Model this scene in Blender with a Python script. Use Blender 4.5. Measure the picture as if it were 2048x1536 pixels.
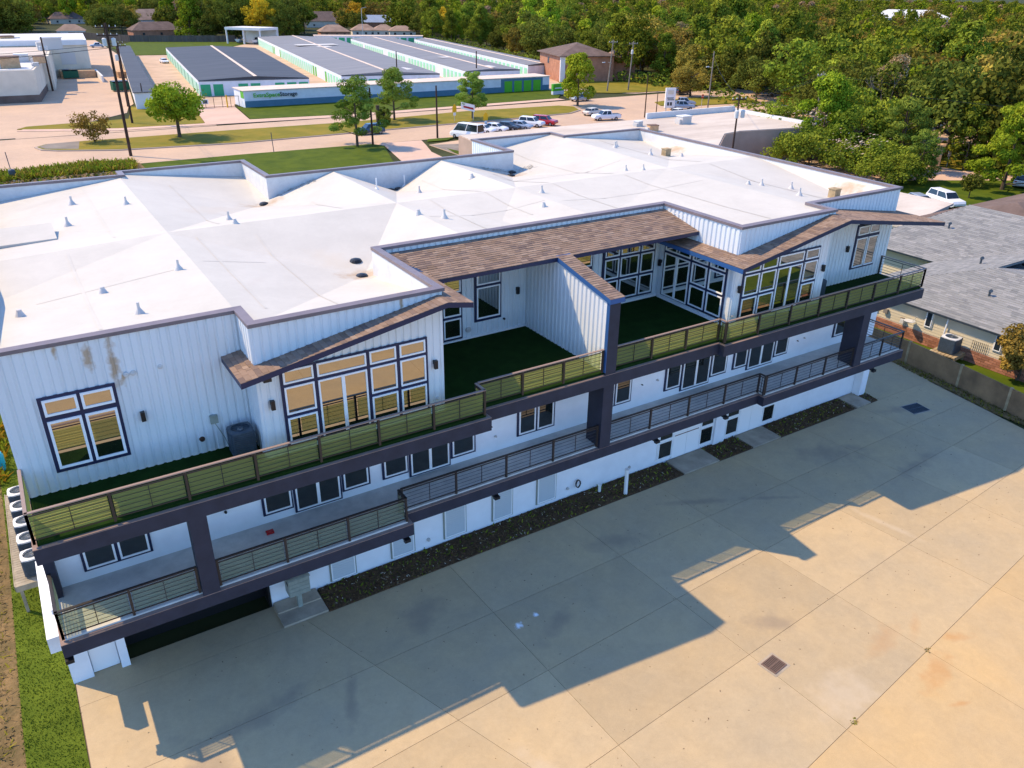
import bpy, math, random
import numpy as np
from mathutils import Matrix, Vector
random.seed(7); rng = np.random.default_rng(7)
R = math.radians
D = bpy.data
for o in list(D.objects): D.objects.remove(o)
SC = bpy.context.scene
COL = SC.collection

# ------------------------------------------------------------------ camera, light, exposure
CAM = D.cameras.new('camera'); cam = D.objects.new('camera', CAM); COL.objects.link(cam)
CAM.sensor_width = 36; CAM.lens = 1584.4 * 36 / 2048; CAM.clip_start = .5; CAM.clip_end = 30000
rt = Vector((0.844556, -0.535313, 0.012846)); dn = Vector((-0.228639, -0.382207, -0.895345)); fw = Vector((0.4842, 0.753232, -0.445188))
cam.matrix_world = Matrix(((rt.x, -dn.x, -fw.x, 0), (rt.y, -dn.y, -fw.y, 0), (rt.z, -dn.z, -fw.z, 20), (0, 0, 0, 1)))
SC.camera = cam
SUN = Vector((-.562, .64, 1)).normalized()
W = D.worlds.new('World'); SC.world = W; W.use_nodes = True
nt = W.node_tree; nt.nodes.clear()
sky = nt.nodes.new('ShaderNodeTexSky'); sky.sky_type = 'NISHITA'; sky.sun_disc = False
sky.sun_elevation = math.asin(SUN.z); sky.sun_rotation = math.atan2(SUN.x, SUN.y)
sky.altitude = 0; sky.air_density = 1.0; sky.dust_density = .2; sky.ozone_density = 10.0
bg = nt.nodes.new('ShaderNodeBackground'); bg.inputs[1].default_value = .15
wo = nt.nodes.new('ShaderNodeOutputWorld'); nt.links.new(sky.outputs[0], bg.inputs[0]); nt.links.new(bg.outputs[0], wo.inputs[0])
SL = D.lights.new('sun', 'SUN'); SL.energy = 2.35; SL.angle = R(.53); SL.color = (1, .78, .47)
sun = D.objects.new('sun', SL); COL.objects.link(sun); sun.rotation_euler = SUN.to_track_quat('Z', 'Y').to_euler()
V = SC.view_settings; V.view_transform = 'Standard'; V.look = 'None'; V.exposure = 1.28; V.gamma = 1; V.use_curve_mapping = False
SC.cycles.max_bounces = 6; SC.cycles.diffuse_bounces = 3; SC.cycles.glossy_bounces = 3; SC.cycles.transparent_max_bounces = 12
SC.cycles.transmission_bounces = 3

# ------------------------------------------------------------------ helpers
class MB:
    def __init__(s): s.v = []; s.f = []; s.mi = []; s.t = []
    def face(s, pts, mi=0, t=0.):
        n = len(s.v); s.v += [tuple(p) for p in pts]; s.f.append(tuple(range(n, n + len(pts)))); s.mi.append(mi); s.t.append(t); return s
    def hexa(s, p, mi=0, t=0., bottom=True):     # p: 4 bottom then 4 top
        n = len(s.v); s.v += [tuple(q) for q in p]
        fs = [(4, 5, 6, 7), (0, 1, 5, 4), (1, 2, 6, 5), (2, 3, 7, 6), (3, 0, 4, 7)]
        if bottom: fs.append((3, 2, 1, 0))
        for q in fs: s.f.append(tuple(n + i for i in q)); s.mi.append(mi); s.t.append(t)
        return s
    def box(s, x0, x1, y0, y1, z0, z1, mi=0, t=0.):
        s.hexa([(x0, y0, z0), (x1, y0, z0), (x1, y1, z0), (x0, y1, z0), (x0, y0, z1), (x1, y0, z1), (x1, y1, z1), (x0, y1, z1)], mi, t); return s
    def prism(s, pts, z0, z1, mi=0, mt=None):    # pts counter-clockwise
        n = len(pts)
        s.face([(p[0], p[1], z1) for p in pts], mi if mt is None else mt); s.face([(p[0], p[1], z0) for p in pts][::-1], mi)
        for i in range(n):
            a, b = pts[i], pts[(i + 1) % n]; s.face([(a[0], a[1], z0), (b[0], b[1], z0), (b[0], b[1], z1), (a[0], a[1], z1)], mi)
        return s
    def tube(s, p, q, r0, r1=None, n=6, mi=0, cap=True):
        r1 = r0 if r1 is None else r1; p, q = Vector(p), Vector(q); d = (q - p)
        if d.length < 1e-6: return s
        d.normalize(); a = d.orthogonal().normalized(); b = d.cross(a); k = len(s.v)
        for c, r in ((p, r0), (q, r1)):
            for i in range(n):
                w = 2 * math.pi * i / n; s.v.append(tuple(c + r * (math.cos(w) * a + math.sin(w) * b)))
        for i in range(n): s.f.append((k + i, k + (i + 1) % n, k + n + (i + 1) % n, k + n + i)); s.mi.append(mi); s.t.append(0)
        if cap: s.f.append(tuple(range(k + n, k + 2 * n))); s.mi.append(mi); s.t.append(0); s.f.append(tuple(range(k, k + n))[::-1]); s.mi.append(mi); s.t.append(0)
        return s
    def lathe(s, c, prof, n=12, mi=0):           # prof: (r, z)
        k = len(s.v)
        for r, z in prof:
            for i in range(n): w = 2 * math.pi * i / n; s.v.append((c[0] + r * math.cos(w), c[1] + r * math.sin(w), c[2] + z))
        for j in range(len(prof) - 1):
            for i in range(n): s.f.append((k + j * n + i, k + j * n + (i + 1) % n, k + (j + 1) * n + (i + 1) % n, k + (j + 1) * n + i)); s.mi.append(mi); s.t.append(0)
        s.f.append(tuple(k + (len(prof) - 1) * n + i for i in range(n))); s.mi.append(mi); s.t.append(0)
        return s
    def build(s, name, mats, parent=None, world=True, smooth=False, tone=False, kind=None):
        me = D.meshes.new(name); off = Vector((0, 0, 0))
        if parent is not None and world: off = wloc(parent)
        me.from_pydata([(a - off.x, b - off.y, c - off.z) for a, b, c in s.v], [], s.f)
        if not isinstance(mats, (list, tuple)): mats = [mats]
        for m in mats: me.materials.append(M[m] if isinstance(m, str) else m)
        if len(mats) > 1: me.polygons.foreach_set('material_index', s.mi)
        if smooth: me.polygons.foreach_set('use_smooth', [True] * len(s.f))
        if tone:
            at = me.attributes.new('tone', 'FLOAT', 'FACE'); at.data.foreach_set('value', s.t)
        me.update()
        o = D.objects.new(name, me); COL.objects.link(o)
        if parent is not None: o.parent = parent
        if kind: o['kind'] = kind
        return o
def wloc(o):
    l = Vector(o.location)
    while o.parent is not None: o = o.parent; l += Vector(o.location)
    return l
def thing(name, label, cat, loc=(0, 0, 0), rz=0, group=None, kind=None, scale=1):
    o = D.objects.new(name, None); COL.objects.link(o); o.location = loc; o.rotation_euler = (0, 0, rz); o.scale = (scale,) * 3
    o.empty_display_size = .3
    tag(o, label, cat, group, kind); return o
def tag(o, label, cat, group=None, kind=None):
    o['label'] = label; o['category'] = cat
    if group: o['group'] = group
    if kind: o['kind'] = kind
    return o
def dup(root, loc=None, rz=None, label=None, scale=None, group=None):
    r = root.copy(); COL.objects.link(r)
    if loc is not None: r.location = loc
    if rz is not None: r.rotation_euler = (0, 0, rz)
    if scale is not None: r.scale = (scale,) * 3
    if label: r['label'] = label
    if group: r['group'] = group
    for ch in list(root.children):
        c = ch.copy(); COL.objects.link(c); c.parent = r
        for g in list(ch.children):
            e = g.copy(); COL.objects.link(e); e.parent = c
    return r
def struct(name, mb, m, label=None):
    o = mb.build(name, m); o['kind'] = 'structure'
    if label: o['label'] = label
    return o

# ------------------------------------------------------------------ materials
M = {}
def mat(name, col, rough=.7, spec=.3, var=0., scale=3., col2=None, metal=0., bump=0., bscale=60., speck=0., orand=0., tone=None, stretch=None, detail=4):
    m = D.materials.new(name); m.use_nodes = True; nt = m.node_tree; N = nt.nodes; L = nt.links
    b = N['Principled BSDF']; b.inputs['Roughness'].default_value = rough; b.inputs['Specular IOR Level'].default_value = spec; b.inputs['Metallic'].default_value = metal
    c4 = (*col, 1); out = None
    if var or col2 or speck or bump or orand or tone:
        tc = N.new('ShaderNodeTexCoord')
        geo = N.new('ShaderNodeNewGeometry'); pos = geo.outputs['Position']
        if stretch:
            mp = N.new('ShaderNodeMapping'); mp.inputs['Scale'].default_value = stretch; L.new(pos, mp.inputs[0]); pos = mp.outputs[0]
        if var or col2:
            nz = N.new('ShaderNodeTexNoise'); nz.inputs['Scale'].default_value = scale; nz.inputs['Detail'].default_value = detail; nz.inputs['Roughness'].default_value = .6; L.new(pos, nz.inputs[0])
            rp = N.new('ShaderNodeValToRGB'); c2 = col2 if col2 else tuple(x * (1 - var) for x in col)
            rp.color_ramp.elements[0].position = .32; rp.color_ramp.elements[1].position = .68
            rp.color_ramp.elements[0].color = (*c2, 1); rp.color_ramp.elements[1].color = (*(tuple(min(1, x * (1 + var * .5)) for x in col)), 1)
            L.new(nz.outputs[0], rp.inputs[0]); out = rp.outputs[0]
        if tone:
            at = N.new('ShaderNodeAttribute'); at.attribute_name = 'tone'; oi = N.new('ShaderNodeObjectInfo')
            ad = N.new('ShaderNodeMath'); ad.operation = 'ADD'; L.new(at.outputs['Fac'], ad.inputs[0]); L.new(oi.outputs['Random'], ad.inputs[1])
            fr = N.new('ShaderNodeMath'); fr.operation = 'FRACT'; L.new(ad.outputs[0], fr.inputs[0])
            rp = N.new('ShaderNodeValToRGB'); rp.color_ramp.interpolation = 'LINEAR'
            for i, cc in enumerate(tone):
                e = rp.color_ramp.elements[i] if i < 2 else rp.color_ramp.elements.new(i / (len(tone) - 1))
                e.position = i / (len(tone) - 1); e.color = (*cc, 1)
            L.new(fr.outputs[0], rp.inputs[0]); out = rp.outputs[0]
        def scaled(o_in, fac_out, lo, hi):
            mr = N.new('ShaderNodeMapRange'); mr.inputs[1].default_value = 0; mr.inputs[2].default_value = 1; mr.inputs[3].default_value = lo; mr.inputs[4].default_value = hi; L.new(fac_out, mr.inputs[0])
            mx = N.new('ShaderNodeVectorMath'); mx.operation = 'SCALE'
            if o_in is None: mx.inputs[0].default_value = col
            else: L.new(o_in, mx.inputs[0])
            L.new(mr.outputs[0], mx.inputs['Scale']); return mx.outputs[0]
        if speck:
            n2 = N.new('ShaderNodeTexNoise'); n2.inputs['Scale'].default_value = bscale; n2.inputs['Detail'].default_value = 2; L.new(pos, n2.inputs[0]); out = scaled(out, n2.outputs[0], 1 - speck, 1 + speck)
        if name.startswith(('lot_', 'membrane', 'road', 'deck_c', 'flat_roof', 'path_')):
            for sc_, am in ((1.3, .15), (6., .12)):
                n4 = N.new('ShaderNodeTexNoise'); n4.inputs['Scale'].default_value = sc_; n4.inputs['Detail'].default_value = 9; n4.inputs['Roughness'].default_value = .7; n4.inputs['Distortion'].default_value = .6; L.new(pos, n4.inputs[0]); k_ = am * (.45 if name == 'membrane' else 1.); out = scaled(out, n4.outputs[0], 1 - k_, 1 + k_)
        if orand:
            oi = N.new('ShaderNodeObjectInfo'); out = scaled(out, oi.outputs['Random'], 1 - orand, 1 + orand)
        if bump:
            n3 = N.new('ShaderNodeTexNoise'); n3.inputs['Scale'].default_value = bscale; n3.inputs['Detail'].default_value = 3; L.new(pos, n3.inputs[0])
            bp = N.new('ShaderNodeBump'); bp.inputs['Strength'].default_value = bump; bp.inputs['Distance'].default_value = .03; L.new(n3.outputs[0], bp.inputs['Height']); L.new(bp.outputs[0], b.inputs['Normal'])
    if out is not None: L.new(out, b.inputs['Base Color'])
    else: b.inputs['Base Color'].default_value = c4
    M[name] = m; return m
def blot(m, pts, col, strength=.8, nscale=3.):
    """stains of their own shape: pts = (x, y, z, rx, ry) -> mixed over the base colour"""
    nt = m.node_tree; N = nt.nodes; L = nt.links; b = N['Principled BSDF']; src = b.inputs['Base Color'].links[0].from_socket
    geo = N.new('ShaderNodeNewGeometry')
    nz = N.new('ShaderNodeTexNoise'); nz.inputs['Scale'].default_value = nscale; nz.inputs['Detail'].default_value = 6; L.new(geo.outputs['Position'], nz.inputs[0])
    for (x, y, z, rx, ry, rz, ang) in pts:
        mp = N.new('ShaderNodeMapping'); mp.vector_type = 'TEXTURE'
        mp.inputs['Location'].default_value = (x, y, z); mp.inputs['Scale'].default_value = (rx, ry, rz); mp.inputs['Rotation'].default_value = (0, 0, ang)
        L.new(geo.outputs['Position'], mp.inputs[0])
        ln = N.new('ShaderNodeVectorMath'); ln.operation = 'LENGTH'; L.new(mp.outputs[0], ln.inputs[0])
        ad = N.new('ShaderNodeMath'); ad.operation = 'MULTIPLY_ADD'; L.new(nz.outputs[0], ad.inputs[0]); ad.inputs[1].default_value = 1.6; L.new(ln.outputs['Value'], ad.inputs[2])
        mr = N.new('ShaderNodeMapRange'); mr.inputs[1].default_value = 1.0; mr.inputs[2].default_value = 1.75; mr.inputs[3].default_value = strength; mr.inputs[4].default_value = 0; L.new(ad.outputs[0], mr.inputs[0])
        mx = N.new('ShaderNodeMix'); mx.data_type = 'RGBA'; L.new(mr.outputs[0], mx.inputs[0]); L.new(src, mx.inputs[6]); mx.inputs[7].default_value = (*col, 1); src = mx.outputs[2]
    L.new(src, b.inputs['Base Color'])

mat('lot_concrete', (.51, .37, .205), .85, .2, col2=(.43, .33, .205), scale=.35, speck=.18, bscale=40, orand=.07, bump=.15, detail=8)
mat('lot_warm', (.55, .37, .175), .85, .2, col2=(.48, .345, .19), scale=.3, speck=.16, bscale=40, orand=.05, bump=.15, detail=8)
blot(M['lot_warm'], [(24.4, 9.2, 0, .9, .25, 1, -.5), (22.4, 8.6, 0, 1.4, .5, 1, .3), (21.8, 7.4, 0, .5, .12, 1, -.35)], (.50, .22, .06), .4, 2.5)
blot(M['lot_concrete'], [(23.6, 10.2, 0, .9, .25, 1, .5), (22.2, 10.4, 0, 1.3, .5, 1, .3), (21.6, 8.3, 0, .5, .09, 1, -.35)], (.48, .24, .09), .3, 2.)
blot(M['lot_concrete'], [(2.6, 18.5, 0, 2.2, .6, 1, .2), (17.5, 19.6, 0, 1.6, .6, 1, -.2), (9, 19.8, 0, 1.5, .8, 1, .4), (38, 20.5, 0, 1.4, .5, 1, -.4), (31, 19.5, 0, 2.5, 1.0, 1, -.4), (5.5, 17.6, 0, 1.6, .25, 1, 1.2), (22.6, 19.8, 0, 2.2, .25, 1, -.45), (25.5, 18.4, 0, 2.0, .18, 1, -.5), (33.5, 16.6, 0, 2.4, .5, 1, .1), (1.2, 17.4, 0, .7, 1.8, 1, .4), (13, 17.0, 0, 1.5, .4, 1, .5), (19.5, 13, 0, 1.3, .5, 1, -.5)], (.22, .17, .13), .42, 1.4)
blot(M['lot_concrete'], [(9.6, 11.4, 0, .5, 2.6, 1, .33), (28.2, 14.5, 0, .25, 2.2, 1, .18), (19, 9.5, 0, 1.6, 1.2, 1, 0)], (.60, .49, .36), .35, 2.)
blot(M['lot_concrete'], [(11.75, 17.6, 0, .22, .16, 1, .3), (12.55, 17.75, 0, .12, .16, 1, .3)], (.9, .9, .9), .9, 9.)
mat('path_concrete', (.42, .34, .25), .85, .2, var=.25, scale=1.2, speck=.1, bscale=50)
mat('deck_concrete', (.62, .59, .54), .8, .2, var=.12, scale=2, speck=.1, bscale=50)
mat('joint', (.15, .115, .085), .9, .1)
mat('road', (.58, .40, .265), .9, .2, col2=(.48, .335, .235), scale=.12, speck=.06, bscale=3, detail=8)
mat('walk', (.62, .42, .31), .9, .2, var=.1, scale=.3)
mat('storage_yard', (.56, .39, .26), .9, .2, var=.2, scale=.2)
mat('asphalt', (.25, .21, .17), .9, .2, var=.2, scale=.5)
mat('kerb', (.42, .33, .26), .9, .2)
mat('forest_floor', (.055, .06, .022), .95, .1, var=.4, scale=.1)
mat('lawn', (.095, .125, .008), .95, .1, col2=(.055, .085, .006), scale=.5, speck=.25, bscale=25, bump=.3)
mat('lawn_side', (.115, .155, .014), .95, .1, col2=(.075, .11, .010), scale=1.2, speck=.35, bscale=30, bump=.6)
mat('dry_grass', (.27, .20, .028), .95, .1, col2=(.16, .15, .016), scale=.25, speck=.2, bscale=12)
mat('dirt', (.24, .155, .07), .95, .1, col2=(.12, .09, .04), scale=1.5, speck=.3, bscale=10, bump=.8)
mat('mulch', (.15, .085, .045), .95, .1, col2=(.07, .045, .025), scale=9, speck=.5, bscale=30, bump=1.)
mat('membrane', (.57, .53, .465), .75, .25, var=.06, scale=.5, bump=.05, bscale=8)
blot(M['membrane'], [(10.7, 27.3, 10.2, 1.1, .8, 2, 0), (10.9, 40.3, 10.2, 1.5, .6, 2, 0), (25.6, 40.2, 10.2, 1.3, .6, 2, 0), (18.2, 40.6, 10.2, 1.5, .4, 2, 0), (37.8, 26, 10.5, .8, 1.2, 2, 0), (38.2, 39.8, 10.5, .8, 1.2, 2, 0)], (.40, .24, .11), .6, 3.)
blot(M['membrane'], [(2.5, 43.2, 10.6, 2.4, .6, 2, .1), (23.5, 38.5, 10.4, 1.4, .6, 2, .4), (34.5, 27, 10.8, 2.2, .5, 2, .6), (36, 41, 10.6, 1.6, .8, 2, .5), (16.6, 39.2, 10.4, .9, 1.2, 2, .2), (28.8, 36, 11, 1.1, .35, 2, .9), (6.5, 26.4, 11, 1.2, .3, 2, .9)], (.50, .44, .38), .32, 1.6)
blot(M['membrane'], [(8, 38.5, 10.4, 2.6, .9, 2, .5), (10.2, 29.0, 10.4, .8, 1.6, 2, .4), (12.4, 41.2, 10, 2, .5, 1, 0), (27, 39.6, 10, 1.6, .4, 1, 0)], (.58, .50, .40), .45, 2.)
mat('membrane_wall', (.66, .65, .63), .7, .25, var=.06, scale=1.5)
mat('coping', (.20, .155, .16), .45, .4, var=.15, scale=2)
mat('siding', (.74, .76, .77), .5, .35, var=.05, scale=1.2, stretch=(1, 1, .15))
blot(M['siding'], [(.85, 23.1, 10.75, .17, 2, .55, 0), (1.45, 23.1, 10.4, .2, 2, 1.0, 0), (.1, 23.1, 11.1, .08, 2, .25, 0), (1.62, 23.1, 9.95, .1, 2, .3, 0), (9.75, 21.7, 11.1, .08, 2, .5, 0)], (.42, .25, .10), .75, 6.)
mat('stucco', (.86, .87, .90), .8, .2, var=.05, scale=1.5, bump=.2, bscale=40)
mat('stucco_base', (.86, .87, .90), .8, .2, var=.05, scale=1.5, bump=.2, bscale=40)
mat('navy', (.014, .020, .062), .45, .4)
mat('blue_trim', (.03, .10, .27), .45, .4)
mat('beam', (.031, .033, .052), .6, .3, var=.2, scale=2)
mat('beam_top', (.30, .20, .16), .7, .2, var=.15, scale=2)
mat('black', (.012, .012, .014), .4, .4)
mat('rail', (.030, .024, .022), .4, .4)
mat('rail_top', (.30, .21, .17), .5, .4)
mat('white_frame', (.90, .90, .90), .4, .4)
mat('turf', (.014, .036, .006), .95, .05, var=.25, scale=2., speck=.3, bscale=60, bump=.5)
mat('soffit', (.30, .28, .27), .8, .1)
SH = [(.20, .135, .095), (.30, .205, .15), (.25, .17, .125), (.17, .12, .10), (.33, .235, .175), (.23, .155, .11)]
mat('shingle', SH[0], .9, .1, tone=SH, speck=.12, bscale=60)
GS = [(.20, .20, .195), (.27, .265, .255), (.24, .235, .225), (.185, .185, .185), (.30, .29, .28), (.22, .22, .215)]
mat('grey_shingle', GS[0], .9, .1, tone=GS, speck=.15, bscale=60)
mat('brown_roof', (.17, .12, .10), .9, .1, var=.25, scale=.6, speck=.15, bscale=5)
mat('tan_roof', (.34, .23, .17), .9, .1, var=.25, scale=.3)
mat('metal_roof', (.30, .34, .40), .4, .4, var=.1, scale=.5)
mat('galv', (.55, .52, .49), .6, .4)
mat('dark_metal', (.06, .08, .10), .5, .4, var=.2, scale=5)
mat('light_plastic', (.62, .60, .57), .5, .4)
mat('mail_grey', (.30, .32, .27), .5, .4, var=.15, scale=6)
mat('wood_dark', (.09, .05, .035), .85, .1, var=.3, scale=2)
mat('pole_wood', (.07, .042, .032), .85, .1, var=.3, scale=1)
mat('pole_grey', (.26, .22, .18), .85, .1, var=.3, scale=1)
mat('deck_wood', (.36, .30, .22), .8, .2, var=.25, scale=3)
mat('old_fence', (.12, .10, .085), .9, .1, var=.3, scale=.4, stretch=(3, 3, .3))
mat('fence_concrete', (.38, .23, .12), .9, .1, col2=(.20, .125, .07), scale=.9, bump=.3, bscale=25, detail=7)
mat('fence_post', (.42, .31, .18), .9, .1, var=.3, scale=3)
mat('brick', (.36, .16, .10), .9, .1, orand=.3)
mat('brick_wall', (.44, .21, .13), .9, .1, var=.2, scale=1.)
mat('mortar', (.45, .38, .30), .9, .1)
mat('lap_siding', (.62, .53, .38), .8, .2)
mat('shop_wall', (.46, .33, .26), .85, .1, var=.15, scale=.4)
mat('cream', (.70, .62, .50), .85, .1, var=.12, scale=.3)
mat('offwhite_wall', (.72, .71, .70), .85, .1, var=.12, scale=.3)
mat('storage_white', (.68, .71, .75), .85, .1, var=.1, scale=.8)
mat('storage_blue', (.10, .20, .28), .85, .1, var=.1, scale=.8)
mat('door_green', (.02, .33, .15), .5, .4, var=.1, scale=3)
mat('door_lime', (.10, .42, .02), .5, .4)
mat('door_mint', (.30, .66, .42), .5, .4)
mat('charcoal_roof', (.042, .046, .055), .7, .3, col2=(.075, .076, .085), scale=.25, stretch=(.25, 2.2, 1))
mat('grey_roof', (.185, .18, .185), .7, .3, col2=(.235, .225, .225), scale=.2, stretch=(.25, 2., 1))
mat('cream_roof', (.70, .56, .46), .9, .1, var=.1, scale=.4)
mat('flat_roof', (.66, .57, .48), .9, .1, col2=(.48, .40, .33), scale=.18, stretch=(.5, 1.6, 1), detail=8)
mat('patch', (.62, .6, .58), .9, .1)
mat('yellow', (.75, .42, .01), .6, .3)
mat('red_paint', (.42, .012, .015), .25, .6)
mat('white_paint', (.80, .80, .80), .25, .6)
mat('silver_paint', (.36, .40, .46), .3, .6, metal=.3)
mat('blue_paint', (.02, .06, .12), .3, .6)
mat('dark_paint', (.03, .035, .045), .3, .6)
mat('pearl_paint', (.66, .62, .54), .3, .6)
mat('tyre', (.012, .012, .012), .8, .2)
mat('rim', (.35, .35, .36), .4, .5, metal=.5)
mat('lamp_red', (.35, .01, .01), .3, .5)
mat('car_glass', (.01, .014, .018), .08, .6)
mat('house_glass', (.02, .03, .04), .15, .6)
mat('blinds', (.62, .66, .68), .6, .3)
mat('pvc', (.78, .78, .76), .4, .4)
mat('teal', (.0, .28, .42), .5, .4)
mat('dumpster', (.01, .10, .06), .6, .3)
mat('wire', (.02, .02, .02), .6, .2)
mat('letters', (.05, .06, .07), .6, .3)
mat('grate_rust', (.20, .13, .10), .8, .2)
mat('trunk', (.11, .08, .055), .95, .1, var=.3, scale=3)
mat('dead_wood', (.20, .17, .14), .95, .1)
mat('sand_stone', (.58, .36, .20), .9, .1, var=.2, scale=2)

def glassy(name, refl, dark, tint=(1, 1, 1), rough=.01):
    m = D.materials.new(name); m.use_nodes = True; nt = m.node_tree; N = nt.nodes; L = nt.links; N.clear()
    o = N.new('ShaderNodeOutputMaterial'); g = N.new('ShaderNodeBsdfGlossy'); g.inputs['Roughness'].default_value = rough; g.inputs[0].default_value = (*tint, 1)
    d = N.new('ShaderNodeBsdfDiffuse'); d.inputs[0].default_value = (*dark, 1); mx = N.new('ShaderNodeMixShader')
    lw = N.new('ShaderNodeLayerWeight'); lw.inputs[0].default_value = .35
    mr = N.new('ShaderNodeMapRange'); mr.inputs[3].default_value = refl; mr.inputs[4].default_value = min(1, refl + .35); L.new(lw.outputs['Fresnel'], mr.inputs[0])
    L.new(mr.outputs[0], mx.inputs[0]); L.new(d.outputs[0], mx.inputs[1]); L.new(g.outputs[0], mx.inputs[2]); L.new(mx.outputs[0], o.inputs[0]); M[name] = m
glassy('pane', .40, (.008, .009, .009), (1, .96, .86))
glassy('pane_low', .10, (.010, .014, .014))
def film(name, col, tr):
    m = D.materials.new(name); m.use_nodes = True; nt = m.node_tree; N = nt.nodes; L = nt.links; N.clear()
    o = N.new('ShaderNodeOutputMaterial'); t = N.new('ShaderNodeBsdfTransparent'); t.inputs[0].default_value = (*tr, 1)
    d = N.new('ShaderNodeBsdfDiffuse'); d.inputs[0].default_value = (*col, 1); tl = N.new('ShaderNodeBsdfTranslucent'); tl.inputs[0].default_value = (*col, 1)
    a = N.new('ShaderNodeAddShader'); L.new(d.outputs[0], a.inputs[0]); L.new(tl.outputs[0], a.inputs[1])
    mx = N.new('ShaderNodeMixShader'); mx.inputs[0].default_value = .5; L.new(t.outputs[0], mx.inputs[1]); L.new(a.outputs[0], mx.inputs[2]); L.new(mx.outputs[0], o.inputs[0]); M[name] = m
film('green_screen', (.30, .30, .10), (.62, .68, .42))
film('clear_screen', (.20, .22, .15), (.74, .80, .70))
def leafmat(name, cols, trans=.25):
    m = D.materials.new(name); m.use_nodes = True; nt = m.node_tree; N = nt.nodes; L = nt.links; N.clear()
    o = N.new('ShaderNodeOutputMaterial'); at = N.new('ShaderNodeAttribute'); at.attribute_name = 'tone'; rp = N.new('ShaderNodeValToRGB')
    for i, cc in enumerate(cols):
        e = rp.color_ramp.elements[i] if i < 2 else rp.color_ramp.elements.new(i / (len(cols) - 1))
        e.position = i / (len(cols) - 1); e.color = (*cc, 1)
    L.new(at.outputs['Fac'], rp.inputs[0])
    oi = N.new('ShaderNodeObjectInfo'); hs = N.new('ShaderNodeHueSaturation'); L.new(rp.outputs[0], hs.inputs['Color'])
    mr = N.new('ShaderNodeMapRange'); mr.inputs[3].default_value = .482; mr.inputs[4].default_value = .515; L.new(oi.outputs['Random'], mr.inputs[0]); L.new(mr.outputs[0], hs.inputs['Hue'])
    m2 = N.new('ShaderNodeMath'); m2.operation = 'MULTIPLY'; m2.inputs[1].default_value = 7.31; L.new(oi.outputs['Random'], m2.inputs[0]); m3 = N.new('ShaderNodeMath'); m3.operation = 'FRACT'; L.new(m2.outputs[0], m3.inputs[0])
    mr2 = N.new('ShaderNodeMapRange'); mr2.inputs[3].default_value = .7; mr2.inputs[4].default_value = 1.3; L.new(m3.outputs[0], mr2.inputs[0]); L.new(mr2.outputs[0], hs.inputs['Value'])
    d = N.new('ShaderNodeBsdfDiffuse'); L.new(hs.outputs[0], d.inputs[0]); t = N.new('ShaderNodeBsdfTranslucent'); L.new(hs.outputs[0], t.inputs[0])
    mx = N.new('ShaderNodeMixShader'); mx.inputs[0].default_value = trans; L.new(d.outputs[0], mx.inputs[1]); L.new(t.outputs[0], mx.inputs[2]); L.new(mx.outputs[0], o.inputs[0]); M[name] = m
leafmat('leaf_dark', [(0.062, 0.077, 0.014), (0.125, 0.144, 0.023), (0.214, 0.229, 0.034)])
leafmat('leaf_mid', [(0.090, 0.122, 0.014), (0.178, 0.222, 0.023), (0.304, 0.332, 0.035)])
leafmat('leaf_bright', [(0.142, 0.206, 0.014), (0.269, 0.347, 0.023), (0.411, 0.458, 0.035)])
leafmat('leaf_olive', [(0.178, 0.140, 0.032), (0.304, 0.229, 0.042), (0.483, 0.347, 0.062)])
leafmat('leaf_grey', [(0.250, 0.177, 0.088), (0.411, 0.295, 0.150), (0.589, 0.427, 0.226)])
leafmat('leaf_gold', [(0.304, 0.192, 0.014), (0.535, 0.340, 0.023), (0.749, 0.487, 0.042)])
leafmat('needle', [(0.081, 0.125, 0.020), (0.160, 0.229, 0.034), (0.304, 0.354, 0.050)])
leafmat('pine_needle', [(.085, .14, .02), (.16, .25, .035), (.27, .36, .06)])
leafmat('roof_fleck', [(.5, .35, .28), (.65, .5, .42), (.8, .68, .6)])  # pale roof colour showing between the leaves

# ------------------------------------------------------------------ ground, lot
ground = struct('ground', MB().prism([(-9000, -9000), (20000, -9000), (20000, 20000), (-9000, 20000)], -1.0, -.10), 'forest_floor')
LOT = thing('parking_lot', 'large stained concrete parking lot in front of the white building', 'parking lot', kind='structure')
del LOT['category']
MB().prism([(-45, -30), (34, -30), (36.5, -14), (39.3, 0), (41.2, 13), (41.5, 15.7), (42.1, 17.7), (43.3, 24.4), (43.3, 46), (38.6, 46), (38.6, 23.0), (-1.72, 23.0), (-1.72, 5), (-45, 5)], -.09, -.02).build('sub_base', 'joint', LOT)
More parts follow.
